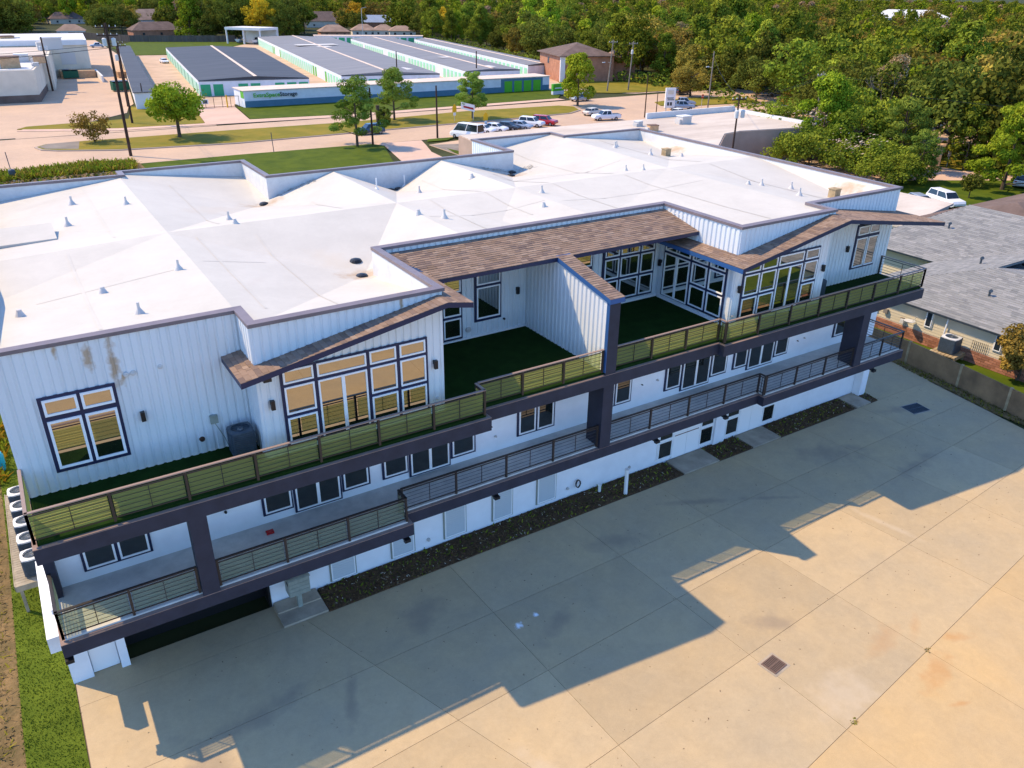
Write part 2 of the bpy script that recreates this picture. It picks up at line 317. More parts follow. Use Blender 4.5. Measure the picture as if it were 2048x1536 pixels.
# slab grid measured on the ground: long joints a..f and cross joints
def longline(k):   # returns function y(x)
    return [lambda x: 21.75, lambda x: 18.45 + .016 * x, lambda x: 14.75 + .055 * x, lambda x: 11.0 + .078 * x, lambda x: 6.5 + .122 * x, lambda x: -2 + .22 * x, lambda x: -12 + .2 * x, lambda x: -28.][k]
def cross(k, y):
    a = [(-1.70, 0), (5.9, .0), (11.35, -.04), (17.3, -.06), (22.2, -.09), (27.15, -.13), (32.3, -.12), (36.8, -.1), (43.0, .14)][k]
    if k == 1: return min(5.5 + (21.75 - y) * .38, 9.6)
    if k == 8: return min(43.2, 39.0 + .17 * y)
    return a[0] + a[1] * (y - 18)
g = .007
for j in range(7):
    yt, yb = longline(j), longline(j + 1)
    for i in range(8):
        if i == 7 and j == 0: ylim = 24.2
        def pt(ci, fy, sx, sy):
            y = fy(0)
            for _ in range(6): x = cross(ci, y); y = fy(x)
            return (x + sx * g, y + sy * g)
        p = [pt(i, yb, 1, 1), pt(i + 1, yb, -1, 1), pt(i + 1, yt, -1, -1), pt(i, yt, 1, -1)]
        if j == 0: p[2] = (p[2][0], 21.75); p[3] = (p[3][0], 21.75)
        MB().prism(p, -.02, 0).build('slab', 'lot_warm' if j >= 4 else 'lot_concrete', LOT)
MB().prism([(-45, -30), (-1.74, -30), (-1.74, 4.9), (-45, 4.9)], -.02, 0).build('slab', 'lot_concrete', LOT)
MB().prism([(38.0, 21.76), (43.05, 21.76), (43.3, 24.4), (43.3, 46), (38.62, 46), (38.62, 23.1), (38.0, 23.1)], -.02, 0).build('slab', 'lot_concrete', LOT)
MB().prism([(-1.70, 21.76), (5.0, 21.76), (5.0, 23.05), (-1.70, 23.05)], -.02, 0).build('slab', 'lot_concrete', LOT)
# planting beds along the wall
def clutter(name, poly, n, h, mats, smin, smax, label=None, z=0.0, tilt=1.0):
    xs = [p[0] for p in poly]; ys = [p[1] for p in poly]; mb = MB(); c = 0
    while c < n:
        x = random.uniform(min(xs), max(xs)); y = random.uniform(min(ys), max(ys))
        ins = False; j = len(poly) - 1
        for i in range(len(poly)):
            if (poly[i][1] > y) != (poly[j][1] > y) and x < (poly[j][0] - poly[i][0]) * (y - poly[i][1]) / (poly[j][1] - poly[i][1]) + poly[i][0]: ins = not ins
            j = i
        if not ins: continue
        c += 1; a = random.uniform(0, 6.28); s = random.uniform(smin, smax); hh = random.uniform(.3, 1) * h
        dx, dy = math.cos(a) * s, math.sin(a) * s; tx, ty = random.gauss(0, h * .5 * tilt), random.gauss(0, h * .5 * tilt)
        mb.face([(x - dx, y - dy, z), (x + dx, y + dy, z), (x + dx * .4 + tx, y + dy * .4 + ty, z + hh), (x - dx * .4 + tx, y - dy * .4 + ty, z + hh)], random.randrange(len(mats)), random.random())
    o = mb.build(name, mats, tone=True); o['kind'] = 'stuff'
    if label: o['label'] = label
    return o
for poly, lab in (([(6.35, 21.72), (23.55, 21.80), (23.4, 23.08), (6.4, 23.08)], 'long mulch bed'), ([(25.85, 21.80), (28.15, 21.80), (28.05, 23.08), (25.85, 23.08)], 'short mulch bed'), ([(30.15, 21.80), (36.0, 21.80), (36.2, 23.08), (30.15, 23.08)], 'mulch bed'), ([(37.4, 21.80), (38.0, 21.80), (38.2, 23.0), (37.4, 23.08)], 'small bed')):
    struct('planting_bed', MB().prism(poly, -.02, .035), 'mulch')
    A = (max(p[0] for p in poly) - min(p[0] for p in poly)) * 1.3
    clutter('wood_mulch', poly, int(A * 130), .05, ['mulch', 'dirt', 'leaf_dark', 'pvc'] if False else ['mulch', 'dirt', 'wood_dark', 'mulch', 'wood_dark'], .02, .06, z=.03, tilt=2)
    clutter('weeds', [(x, y) for x, y in poly], int(A * 26), .12, ['leaf_dark', 'leaf_mid'], .015, .05, z=.03)
    clutter('pale_litter', poly, int(A * 9), .05, ['cream'], .01, .025, z=.035, tilt=2)
for x0, x1 in ((4.72, 6.33), (23.58, 25.83), (28.17, 30.13), (36.22, 37.38)):
    struct('entry_path', MB().prism([(x0, 21.77), (x1, 21.77), (x1, 23.05), (x0, 23.05)], -.02, .06 if x0 > 5 else .08), 'path_concrete')
struct('entry_step', MB().box(4.74, 6.31, 22.45, 23.05, .081, .14), 'path_concrete')
clutter('leaf_litter', [(-1.6, 9), (40, 12), (42, 21.6), (-1.6, 21.6)], 700, .02, ['mulch', 'dirt', 'mulch'], .012, .045, z=.002, tilt=1)
for wx, wy in ((23.0, 9.3), (18.3, 8.73)): clutter('crack_weeds', [(wx - .12, wy - .1), (wx + .12, wy - .1), (wx + .12, wy + .1), (wx - .12, wy + .1)], 14, .05, ['leaf_dark', 'dry_grass'], .02, .05, z=0)
# lawn strip and dirt left of the building
struct('side_lawn', MB().prism([(-3.2, 5.1), (-1.73, 5.1), (-1.73, 60), (-3.2, 60), (-3.15, 32), (-3.25, 22)], -.05, -.005), 'lawn_side')
struct('dirt_strip', MB().prism([(-14, 5.1), (-3.15, 5.1), (-3.2, 22), (-3.1, 32), (-3.15, 60), (-14, 60)], -.06, -.012), 'dirt')
clutter('grass_tufts', [(-3.3, 6), (-1.75, 6), (-1.75, 45), (-3.3, 45), (-3.15, 32), (-3.3, 22)], 22000, .06, ['lawn_side'], .008, .02, z=-.01)
clutter('dry_weeds', [(-6, 14), (-3.6, 14), (-3.3, 32), (-3.5, 50), (-6, 50)], 7000, .10, ['dirt', 'dry_grass', 'dirt'], .01, .04, z=-.02, tilt=2)
clutter('wild_plants', [(-7, 36), (-2.9, 37), (-2.7, 43), (-7, 46)], 1800, .5, ['leaf_gold', 'leaf_mid', 'leaf_bright'], .04, .12, z=0)

# ------------------------------------------------------------------ the main building
B = thing('apartment_building', 'long white three storey building with flat white roof, brown shingle canopies and two decks', 'building', (18, 34, 0))
ZP = 11.36
FRONT = [(-1.45, 23.1), (5.0, 23.1), (5.0, 21.72), (11.2, 21.72), (11.2, 26.8), (25.4, 26.8), (25.4, 22.06), (31.4, 22.06), (31.4, 23.42), (38.25, 23.42)]
BACK = [(39.0, 44.4), (32.4, 44.4), (32.4, 45.95), (26.2, 45.95), (26.2, 41.4), (11.55, 41.35), (11.55, 45.95), (5.1, 46.0), (5.1, 45.0), (-1.6, 45.2)]
OUT = FRONT + BACK
def ribs(mb, p0, p1, zb, zt, pitch=.262, d=.040):
    p0, p1 = Vector(p0), Vector(p1); L_ = (p1 - p0).length; u = (p1 - p0) / L_; n = Vector((u.y, -u.x)); s = 0; pts = []
    while s < L_ - 1e-4:
        for a, h in ((0, 0), (.14, 0), (.26, 1), (.80, 1)):
            q = s + a * pitch
            if q < L_: pts.append((q, h * d))
        s += pitch
    pts.append((L_, 0))
    for (a, ha), (b, hb) in zip(pts[:-1], pts[1:]):
        A = p0 + u * a + n * ha; Bq = p0 + u * b + n * hb
        fb = zb if not callable(zb) else None
        za, zbb = (zb, zb) if fb is not None else (zb(a / L_), zb(b / L_))
        ta, tb = (zt, zt) if not callable(zt) else (zt(a / L_), zt(b / L_))
        mb.face([(A.x, A.y, za), (Bq.x, Bq.y, zbb), (Bq.x, Bq.y, tb), (A.x, A.y, ta)])
for a, b in zip(FRONT[:-1], FRONT[1:]):
    mb = MB(); ribs(mb, a, b, 6.80, ZP - .02); mb.build('siding_panel', 'siding', B)
mb = MB(); ribs(mb, BACK[-1], FRONT[0], 3.3, ZP - .02); mb.build('siding_panel', 'siding', B)
mb = MB(); ribs(mb, FRONT[-1], BACK[0], 3.3, ZP - .02); mb.build('siding_panel', 'siding', B)
mb = MB()
for a, b in zip(BACK[:-1], BACK[1:]): ribs(mb, a, b, 0, ZP - .02)
mb.build('rear_siding', 'siding', B)
# parapet: coping ring + inner membrane walls
def offset(poly, d):
    out = []; n = len(poly)
    for i in range(n):
        p, c, q = Vector(poly[i - 1]), Vector(poly[i]), Vector(poly[(i + 1) % n])
        u, v = (c - p).normalized(), (q - c).normalized(); nu, nv = Vector((-u.y, u.x)), Vector((-v.y, v.x))
        k = nu + nv; k = k / max(k.length_squared / 2, .15); out.append(tuple(c + k * d))
    return out
o1, i1, i2 = offset(OUT, -.075), offset(OUT, .20), offset(OUT, .17)
n = len(OUT)
for i in range(n):
    j = (i + 1) % n; mb = MB()
    mb.hexa([(*o1[i], ZP - .11), (*o1[j], ZP - .11), (*i1[j], ZP - .11), (*i1[i], ZP - .11), (*o1[i], ZP), (*o1[j], ZP), (*i1[j], ZP + .012), (*i1[i], ZP + .012)]); mb.build('coping', 'coping', B)
    MB().hexa([(*i2[i], 9.7), (*i2[j], 9.7), (*[a + (b - a) * .3 for a, b in zip(i2[j], OUT[j])], 9.7), (*[a + (b - a) * .3 for a, b in zip(i2[i], OUT[i])], 9.7), (*i2[i], ZP - .1), (*i2[j], ZP - .1), (*[a + (b - a) * .3 for a, b in zip(i2[j], OUT[j])], ZP - .1), (*[a + (b - a) * .3 for a, b in zip(i2[i], OUT[i])], ZP - .1)]).build('parapet', 'membrane_wall', B)
# tapered roof membrane: every bay drains to its low corner
H = 11.24; RX = [5.03, 14.95, 21.4, 31.45]; RY = 33.2
cells = [
 ([(-1.5, 23.15, 11.2), (5.03, 23.15, H), (5.03, RY, H), (-1.55, RY, 10.95)], (-1.5, 29.5, 10.55)),
 ([(-1.55, RY, 10.95), (5.03, RY, H), (5.03, 45.0, H), (-1.6, 45.1, 10.5)], (-1.6, 41.5, 10.3)),
 ([(5.03, 21.8, H), (11.15, 21.8, 11.0), (11.15, 26.7, 10.35), (14.95, 26.85, H), (14.95, RY, H), (5.03, RY, H)], (10.85, 27.4, 10.15)),
 ([(5.03, RY, H), (14.95, RY, H), (14.95, 41.3, H), (11.5, 41.3, 10.15), (11.5, 45.9, 10.5), (5.1, 45.9, H), (5.03, 45.0, H)], (10.6, 40.5, 10.05)),
 ([(14.95, 26.85, H), (18.2, 26.85, 10.95), (21.4, 26.85, H), (21.4, RY, H), (14.95, RY, H)], (18.2, 29.3, 10.9)),
 ([(14.95, RY, H), (21.4, RY, H), (21.4, 41.35, H), (19.4, 41.35, 10.0), (17.2, 41.35, 10.0), (14.95, 41.3, H)], (18.2, 40.4, 9.98)),
 ([(21.4, 26.85, H), (25.45, 26.85, 11.1), (25.45, 22.1, 11.1), (31.35, 22.1, 11.22), (31.45, 23.5, H), (31.45, RY, H), (21.4, RY, H)], (25.3, 29.0, 10.95)),
 ([(21.4, RY, H), (31.45, RY, H), (32.4, 44.4, H), (32.3, 45.9, H), (26.25, 45.9, 10.5), (26.25, 41.4, 10.15), (21.4, 41.35, H)], (25.7, 40.3, 10.05)),
 ([(31.45, 23.5, H), (38.2, 23.5, 11.15), (38.62, RY, H), (31.45, RY, H)], (37.3, 26.2, 10.5)),
 ([(31.45, RY, H), (38.62, RY, H), (38.95, 44.3, 10.6), (32.4, 44.4, H)], (37.6, 39.6, 10.45)),
]
def roof_z(x, y):
    best = None
    for ring, low in cells:
        for k in range(len(ring)):
            a, b, c = ring[k], ring[(k + 1) % len(ring)], low
            d = (b[1] - c[1]) * (a[0] - c[0]) + (c[0] - b[0]) * (a[1] - c[1])
            if abs(d) < 1e-9: continue
            l1 = ((b[1] - c[1]) * (x - c[0]) + (c[0] - b[0]) * (y - c[1])) / d; l2 = ((c[1] - a[1]) * (x - c[0]) + (a[0] - c[0]) * (y - c[1])) / d
            if l1 >= -1e-6 and l2 >= -1e-6 and l1 + l2 <= 1 + 1e-6: return l1 * a[2] + l2 * b[2] + (1 - l1 - l2) * c[2]
    return 10.9
for ring, low in cells:
    mb = MB()
    for k in range(len(ring)): mb.face([ring[k], ring[(k + 1) % len(ring)], low])
    mb.build('roof_membrane', 'membrane', B)
# welded seams of the membrane
mb = MB()
for (x0, y0, x1, y1) in ((6, 23.5, 6, 32.5), (8.2, 22.2, 8.2, 32), (1.4, 24, 1.4, 32.8), (3.2, 34, 3.2, 44.5), (0, 28.5, 4.6, 28.5), (5.4, 29, 7.6, 29), (7.2, 34, 7.2, 44), (12.6, 34, 12.6, 38), (16.6, 28, 16.6, 33), (19.6, 29, 19.6, 40), (23.6, 28, 23.6, 39), (28.2, 23, 28.2, 33), (28.2, 34, 28.2, 44), (34.5, 24.5, 34.5, 33), (34.8, 34, 34.8, 43.6), (15.2, 30.4, 21.2, 30.4), (22, 36.8, 31, 36.8), (22, 30, 31, 30)):
    m_ = 24
    for k in range(m_):
        a = Vector((x0, y0)).lerp(Vector((x1, y1)), k / m_); b = Vector((x0, y0)).lerp(Vector((x1, y1)), (k + 1) / m_); u = (b - a).normalized(); nn = Vector((-u.y, u.x)) * .05
        mb.face([(*(a - nn), roof_z(*(a - nn)) + .006), (*(b - nn), roof_z(*(b - nn)) + .006), (*(b + nn), roof_z(*(b + nn)) + .012), (*(a + nn), roof_z(*(a + nn)) + .012)])
o = mb.build('membrane_seams', 'membrane', B); o['kind'] = 'stuff'
# roof vents
tall = MB().lathe((0, 0, 0), [(.26, -.06), (.20, .03), (.085, .22), (.06, .30), (.06, .50), (.045, .50)], 12).build('roof_vent', 'galv', B); bpyroot = wloc(B)
low = MB().lathe((0, 0, 0), [(.24, -.06), (.18, .03), (.10, .2), (.09, .27), (.05, .28)], 12).build('roof_vent', 'galv', B)
pipe = MB().lathe((0, 0, 0), [(.2, -.06), (.14, .04), (.05, .12), (.045, .78), (.03, .78)], 10).build('roof_vent', 'pvc', B)
for o in (tall, low, pipe):
    o.data.transform(Matrix.Translation(bpyroot))
def put(src, x, y, z, s=1, rz=0):
    o = src if not src.get('used') else src.copy()
    if src.get('used'): COL.objects.link(o); o.parent = src.parent
    src['used'] = 1
    o.location = (x - bpyroot.x, y - bpyroot.y, z); o.scale = (s,) * 3; o.rotation_euler = (0, 0, rz)
    if 'used' in o and o is not src: del o['used']
    return o
VT = [(2.45, 41.6, 0), (1.9, 38.0, 0), (4.45, 39.2, 0), (2.6, 25.1, 0), (1.95, 28.0, 1), (4.45, 28.4, 0), (-.5, 27.4, 1), (7.9, 35.2, 0), (7.7, 33.3, 1), (16.0, 37.9, 2), (18.1, 37.3, 0), (14.9, 30.9, 1), (15.7, 30.0, 0), (20.6, 29.6, 1), (22.0, 31.8, 0), (21.0, 36.9, 1), (33.7, 40.6, 0), (34.4, 41.3, 0), (34.7, 38.3, 0), (36.6, 37.5, 1), (29.7, 34.7, 0), (30.1, 33.7, 0), (32.9, 28.6, 1), (33.7, 28.4, 0), (35.1, 27.6, 0), (33.4, 25.7, 0), (18.9, 40.8, 2)]
for x, y, k in VT: put((tall, low, pipe)[k], x, y, roof_z(x, y), random.uniform(.66, .82))
for src in (tall, low, pipe): del src['used']
for x, y in ((10.9, 40.4), (10.7, 27.3), (11.0, 28.6), (18.0, 40.7), (18.5, 40.75), (25.7, 40.4), (26.1, 40.9)):
    MB().lathe((x, y, roof_z(x, y) - .02), [(.24, 0), (.25, .03), (.2, .10), (.08, .14)], 12).build('roof_drain', 'black', B)
for x, y, rz in ((36.2, 38.5, .3), (35.6, 25.3, .2)):
    z = roof_z(x, y); mb = MB().box(x - .22, x + .22, y - .2, y + .2, z - .2, z + .42, 0); mb.box(x - .25, x + .25, y - .23, y + .23, z + .421, z + .46, 0); mb.build('roof_scupper_box', 'fence_post', B)
z = roof_z(1.1, 36.6)
mb = MB(); mb.hexa([(-1.2, 35.6, z), (1.3, 35.6, z), (1.3, 37.6, z), (-1.2, 37.6, z), (-1.2, 35.6, z + .10), (1.3, 35.6, z + .14), (1.3, 37.6, z + .30), (-1.2, 37.6, z + .3)]); mb.build('roof_hatch', 'membrane', B)
# debris in the roof gutter corners
mb = MB()
for (x0, x1, y0, y1, z) in ((11.7, 13.9, 40.7, 41.2, 10.25), (26.0, 27.6, 40.5, 41.3, 10.2), (24.0, 26.0, 40.8, 41.2, 10.35)):
    for _ in range(110):
        x, y = random.uniform(x0, x1), random.uniform(y0, y1); zz = roof_z(x, y) + random.uniform(0, .06); a = random.uniform(0, 3.1); s = random.uniform(.02, .09)
        mb.face([(x - s, y, zz), (x, y - s * .4, zz + .02), (x + s, y, zz + .03), (x, y + s * .4, zz)], 0 if random.random() < .7 else 1)
o = mb.build('roof_debris', ['dirt', 'galv'], B); o['kind'] = 'stuff'

# lower storeys
MB().box(-1.45, 38.2, 23.10, 44.9, 3.40, 6.79).build('second_floor_wall', 'stucco', B)
GW = [(-1.70, 22.85, -.10), (4.70, 5.2), (5.2, 38.1)]
mb = MB()
mb.box(-1.75, -1.15, 22.86, 45.0, -.05, 3.04); mb.box(-1.15, -.10, 23.1, 24.5, -.05, 3.04); mb.box(-.33, -.07, 22.78, 23.09, -.05, 3.04)
mb.box(4.70, 38.0, 23.10, 45.0, -.05, 3.04); mb.box(-.10, 4.7, 25.4, 45., -.05, 3.04); mb.box(37.45, 37.95, 22.62, 23.09, -.05, 3.04)
for x in (26.62, 26.62 + .0): pass
mb.box(26.60, 27.32, 22.98, 23.099, -.05, 3.04)
mb.build('ground_floor_wall', 'stucco_base', B)
MB().box(-.10, 4.7, 23.75, 23.82, 0, 3.0).build('garage_door', 'black', B)
mb = MB(); mb.box(-.10, 4.7, 23.1, 23.74, 2.55, 3.03); mb.box(4.62, 4.7, 23.06, 23.8, 0, 2.6); mb.build('garage_lintel', 'black', B)
MB().box(-1.13, -.36, 23.02, 23.098, .02, 2.1).build('side_door', 'white_frame', B)
MB().tube((-.46, 23.02, 1.05), (-.46, 22.95, 1.05), .035, n=8).build('door_handle', 'galv', B)
MB().lathe((-.50, 23.0, 1.9), [(.09, 0), (.09, .06), (.03, .08)], 10).build('door_lamp', 'galv', B)
MB().box(-1.98, -1.66, 21.75, 25.9, 2.35, 2.9).build('side_ledge', 'stucco', B)
# interior floors under the decks
# ---- decks
def deckpoly(zc): pass
UP = [(-1.55, 23.2), (-1.55, 20.52), (12.38, 20.52), (12.38, 21.12), (23.92, 21.12), (23.92, 20.80), (38.02, 20.80), (38.02, 23.6)]
LO = [(-1.60, 23.2), (-1.60, 20.52), (9.25, 20.52), (9.25, 21.15), (27.05, 21.15), (27.05, 20.82), (37.55, 20.82), (37.55, 23.3)]
def inset(poly, d):
    q = [(-10, 40)] ; return offset(poly, d)
up_in = [(-1.42, 26.9), (-1.42, 20.66), (12.24, 20.66), (12.24, 21.26), (24.06, 21.26), (24.06, 20.94), (37.90, 20.94), (37.90, 26.9)]
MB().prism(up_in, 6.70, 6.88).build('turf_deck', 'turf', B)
lo_in = [(-1.46, 23.09), (-1.46, 20.68), (9.10, 20.68), (9.10, 21.30), (27.2, 21.30), (27.2, 20.97), (37.42, 20.97), (37.42, 23.09)]
MB().prism(lo_in, 3.30, 3.56).build('concrete_deck', 'deck_concrete', B)
# baseboard strip, a curled turf edge
def beams(path, z0, z1, w, tag_):
    k = len(path)
    for i in range(k - 1):
        a, b = Vector(path[i]), Vector(path[i + 1]); u = (b - a).normalized(); nn = Vector((-u.y, u.x)) * w; nn = nn   # inward = left of direction
        prev_in = path[i - 1] if i else None
        A, Bq = a.copy(), b.copy()
        if i > 0:
            pu = (a - Vector(path[i - 1])).normalized(); c = pu.x * u.y - pu.y * u.x
            if c > 0: A = a + u * .0
        pts = [tuple(A), tuple(Bq), tuple(Bq + nn), tuple(A + nn)]
        # avoid overlap: shorten by w at the end when the next turn is to the left (convex)
        if i < k - 2:
            nu = (Vector(path[i + 2]) - b).normalized(); c = u.x * nu.y - u.y * nu.x
            if c > 0: pts = [tuple(A), tuple(Bq - u * w), tuple(Bq - u * w + nn), tuple(A + nn)]
            else: pts = [tuple(A), tuple(Bq + u * w), tuple(Bq + u * w + nn), tuple(A + nn)]
        MB().prism(pts, z0, z1).build('edge_beam', 'beam', B)
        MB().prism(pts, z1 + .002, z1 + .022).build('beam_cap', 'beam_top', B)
beams(UP, 6.28, 6.76, .22, 'u'); beams(LO, 3.04, 3.48, .22, 'l')
MB().prism([(-1.3, 23.09), (-1.3, 20.8), (12.1, 20.8), (12.1, 21.4), (24.2, 21.4), (24.2, 21.1), (37.7, 21.1), (37.7, 23.09)], 6.30, 6.69).build('deck_soffit', 'soffit', B)
MB().prism([(-1.3, 23.09), (-1.3, 20.8), (8.9, 20.8), (8.9, 21.42), (27.3, 21.42), (27.3, 21.1), (37.2, 21.1), (37.2, 23.09)], 3.10, 3.29).build('deck_soffit', 'soffit', B)
# columns (lower deck to upper deck)
MB().box(2.26, 2.76, 20.53, 21.05, 3.50, 6.28).build('column', 'beam', B)
MB().box(17.82, 18.34, 21.14, 22.05, 3.50, 6.28).build('column', 'beam', B)
MB().box(33.42, 33.96, 20.82, 21.75, 3.50, 6.28).build('column', 'beam', B)
MB().box(-1.58, -1.3, 22.6, 23.08, 3.57, 6.28).build('column', 'beam', B)
# flood lights under the lower deck edge
for x, y in ((9.0, 20.75), (13.0, 21.35), (21.0, 21.35), (25.1, 21.35), (35.3, 21.0), (-1.5, 20.75)):
    mb = MB().box(x - .11, x + .11, y - .10, y + .16, 2.86, 3.03); mb.box(x - .11, x + .11, y - .25, y - .101, 2.80, 2.92); mb.build('flood_light', 'black', B)

# ---- railings
def railing(path, zb, screen=None, topmat='rail', posts=None, name='railing'):
    """path: list of (x, y); the railing stands on zb; top rail is the part itself, posts / rods / screens are sub-parts"""
    mb = MB()
    for i in range(len(path) - 1):
        a, b = Vector(path[i]), Vector(path[i + 1]); u = (b - a).normalized(); nn = Vector((-u.y, u.x)) * .045
        A = a - u * .03; Bq = b + u * .03
        mb.hexa([(*(A - nn), zb + .94), (*(Bq - nn), zb + .94), (*(Bq + nn), zb + .94), (*(A + nn), zb + .94), (*(A - nn), zb + .975), (*(Bq - nn), zb + .975), (*(Bq + nn), zb + .975), (*(A + nn), zb + .975)])
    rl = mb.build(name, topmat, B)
    for i in range(len(path) - 1):
        a, b = Vector(path[i]), Vector(path[i + 1]); L_ = (b - a).length; u = (b - a) / L_; nb = max(1, round(L_ / 1.95)); nn = Vector((-u.y, u.x))
        for k in range(nb + 1):
            if k == 0 and i > 0: continue
            c = a + u * (L_ * k / nb); w = .035
            MB().box(c.x - w, c.x + w, c.y - w, c.y + w, zb, zb + .94).build('post', 'rail', rl)
        for z in (.84, .10):
            mb = MB(); w = nn * .016; A, Bq = a, b
            mb.hexa([(*(A - w), zb + z), (*(Bq - w), zb + z), (*(Bq + w), zb + z), (*(A + w), zb + z), (*(A - w), zb + z + .03), (*(Bq - w), zb + z + .03), (*(Bq + w), zb + z + .03), (*(A + w), zb + z + .03)]); mb.build('bar', 'rail', rl)
        for k in range(1, 5 if screen is None else 5):
            z = zb + .10 + k * .148
            MB().tube((*a, z), (*b, z), .0085, n=5).build('rod', 'rail', rl)
        for k in range(nb):
            c = a + u * (L_ * (k + .5) / nb); MB().box(c.x - .011, c.x + .011, c.y - .011, c.y + .011, zb + .1, zb + .84).build('baluster', 'rail', rl)
            if screen:
                p, q = a + u * (L_ * k / nb + .06) + nn * .035, a + u * (L_ * (k + 1) / nb - .06) + nn * .035
                mb = MB(); ns = 8
                for s_ in range(ns):
                    za, zc, zd = zb + .125 + s_ * .7 / ns, zb + .125 + (s_ + .62) * .7 / ns, zb + .125 + (s_ + 1) * .7 / ns; e = nn * .022
                    mb.face([(*p, za), (*q, za), (*(q + e), zc), (*(p + e), zc)]); mb.face([(*(p + e), zc), (*(q + e), zc), (*q, zd), (*p, zd)])
                mb.build('screen', screen, rl)
    return rl
zu, zl = 6.88, 3.56
railing([(-1.47, 23.05), (-1.47, 20.66)], zu, 'green_screen', 'rail_top'); railing([(-1.47, 20.66), (12.18, 20.66), (12.18, 21.24)], zu, 'green_screen', 'rail_top')
railing([(12.3, 21.26), (17.76, 21.26)], zu, 'green_screen', 'rail_top'); railing([(18.4, 21.26), (23.95, 21.26), (23.95, 20.9)], zu, 'green_screen', 'rail_top')
railing([(24.0, 20.9), (37.86, 20.9)], zu, 'green_screen', 'rail_top'); railing([(37.86, 20.9), (37.86, 23.35)], zu, None, 'rail_top')
railing([(-1.50, 23.05), (-1.50, 20.70)], zl, 'clear_screen'); railing([(-1.50, 20.70), (2.20, 20.70)], zl, 'clear_screen'); railing([(2.82, 20.70), (9.08, 20.70), (9.08, 21.26)], zl, 'clear_screen')
railing([(9.2, 21.28), (17.76, 21.28)], zl); railing([(18.4, 21.28), (27.1, 21.28), (27.1, 20.95)], zl); railing([(27.2, 20.95), (33.36, 20.95)], zl); railing([(34.02, 20.95), (37.40, 20.95), (37.40, 23.05)], zl)

# ---- windows
def P(pl, c, a, d, z): return (a, c - d, z) if pl == 'y' else (c - d, a, z)
def slabbox(mb, pl, c, a0, a1, z0, z1, d0, d1):
    q = [P(pl, c, a0, d1, z0), P(pl, c, a1, d1, z0), P(pl, c, a1, d0, z0), P(pl, c, a0, d0, z0)]
    mb.hexa(q + [(x, y, z1) for x, y, _ in q])
def window(pl, c, rect, panes, glass='pane', trim='navy', fw_=.055, par=None, name='window'):
    par = par or B; mb = MB(); a0, a1, z0, z1 = rect; slabbox(mb, pl, c, a0, a1, z0, z1, -.02, .045)
    wd = mb.build(name, trim, par)
    for (p0, p1, q0, q1) in panes:
        mb = MB(); f = fw_
        slabbox(mb, pl, c, p0, p1, q0, q0 + f, .046, .085); slabbox(mb, pl, c, p0, p1, q1 - f, q1, .046, .085)
        slabbox(mb, pl, c, p0, p0 + f, q0 + f, q1 - f, .046, .085); slabbox(mb, pl, c, p1 - f, p1, q0 + f, q1 - f, .046, .085)
        mb.build('frame', 'white_frame', wd)
        mb = MB(); slabbox(mb, pl, c, p0 + f, p1 - f, q0 + f, q1 - f, .046, .060); mb.build('pane', glass, wd)
    return wd
y3 = 23.1 - .040
ROWS = [(7.19, 8.12), (8.24, 9.17), (9.28, 9.73)]
window('y', y3, (-.60, 1.37, 7.48, 9.86), [(-.50, .36, 7.60, 9.12), (.45, 1.28, 7.60, 9.12), (-.50, .36, 9.28, 9.78), (.45, 1.28, 9.28, 9.78)], fw_=.07)
def baywin(pl, c, x0, cols, door, flip=1, topz=9.79):
    """cols: list of (a0, a1); door = index of the sliding door column"""
    lo = min(a for a, b in cols) - .09; hi = max(b for a, b in cols) + .09
    ps = []
    for k, (a, b) in enumerate(cols):
        if k == door: m = (a + b) / 2; ps += [(a, m + .02, 7.12, 9.16), (m - .0, b, 7.12, 9.16)] if False else [(a, m, 7.12, 9.16), (m, b, 7.12, 9.16)]
        else: ps += [(a, b, *ROWS[0]), (a, b, *ROWS[1])]
        ps.append((a, b, *ROWS[2]))
    return window(pl, c, (lo, hi, 7.08, topz), ps)
baywin('y', 21.72 - .040, 0, [(5.73, 6.67), (6.79, 8.40), (8.52, 9.43), (9.56, 10.48)], 1)
baywin('y', 22.06 - .040, 0, [(25.90, 26.82), (26.93, 27.88), (27.99, 29.60), (29.75, 30.64)], 2)
baywin('x', 25.4 - .040, 0, [(22.54, 23.44), (23.58, 24.52), (24.67, 26.30)], 2, topz=9.72)
baywin('y', 26.8 - .040, 0, [(22.05, 22.86), (22.97, 24.05), (24.17, 24.95)], -1)
window('y', 26.8 - .040, (19.9, 21.36, 7.08, 9.79), [(20.0, 21.28, 7.19, 8.9), (20.0, 21.28, 9.05, 9.73)])
window('y', 26.8 - .040, (15.28, 16.58, 7.55, 9.75), [(15.38, 16.50, 7.68, 9.05), (15.38, 16.50, 9.16, 9.70)])
window('y', 26.8 - .040, (13.2, 14.70, 6.98, 9.75), [(13.82, 14.62, 7.08, 7.92), (13.82, 14.62, 8.04, 8.9), (13.82, 14.62, 9.05, 9.70)])
window('y', 23.42 - .040, (35.26, 37.14, 7.50, 9.78), [(35.36, 36.20, 7.60, 9.10), (36.28, 37.06, 7.60, 9.10), (35.36, 36.20, 9.26, 9.70), (36.28, 37.06, 9.26, 9.70)])
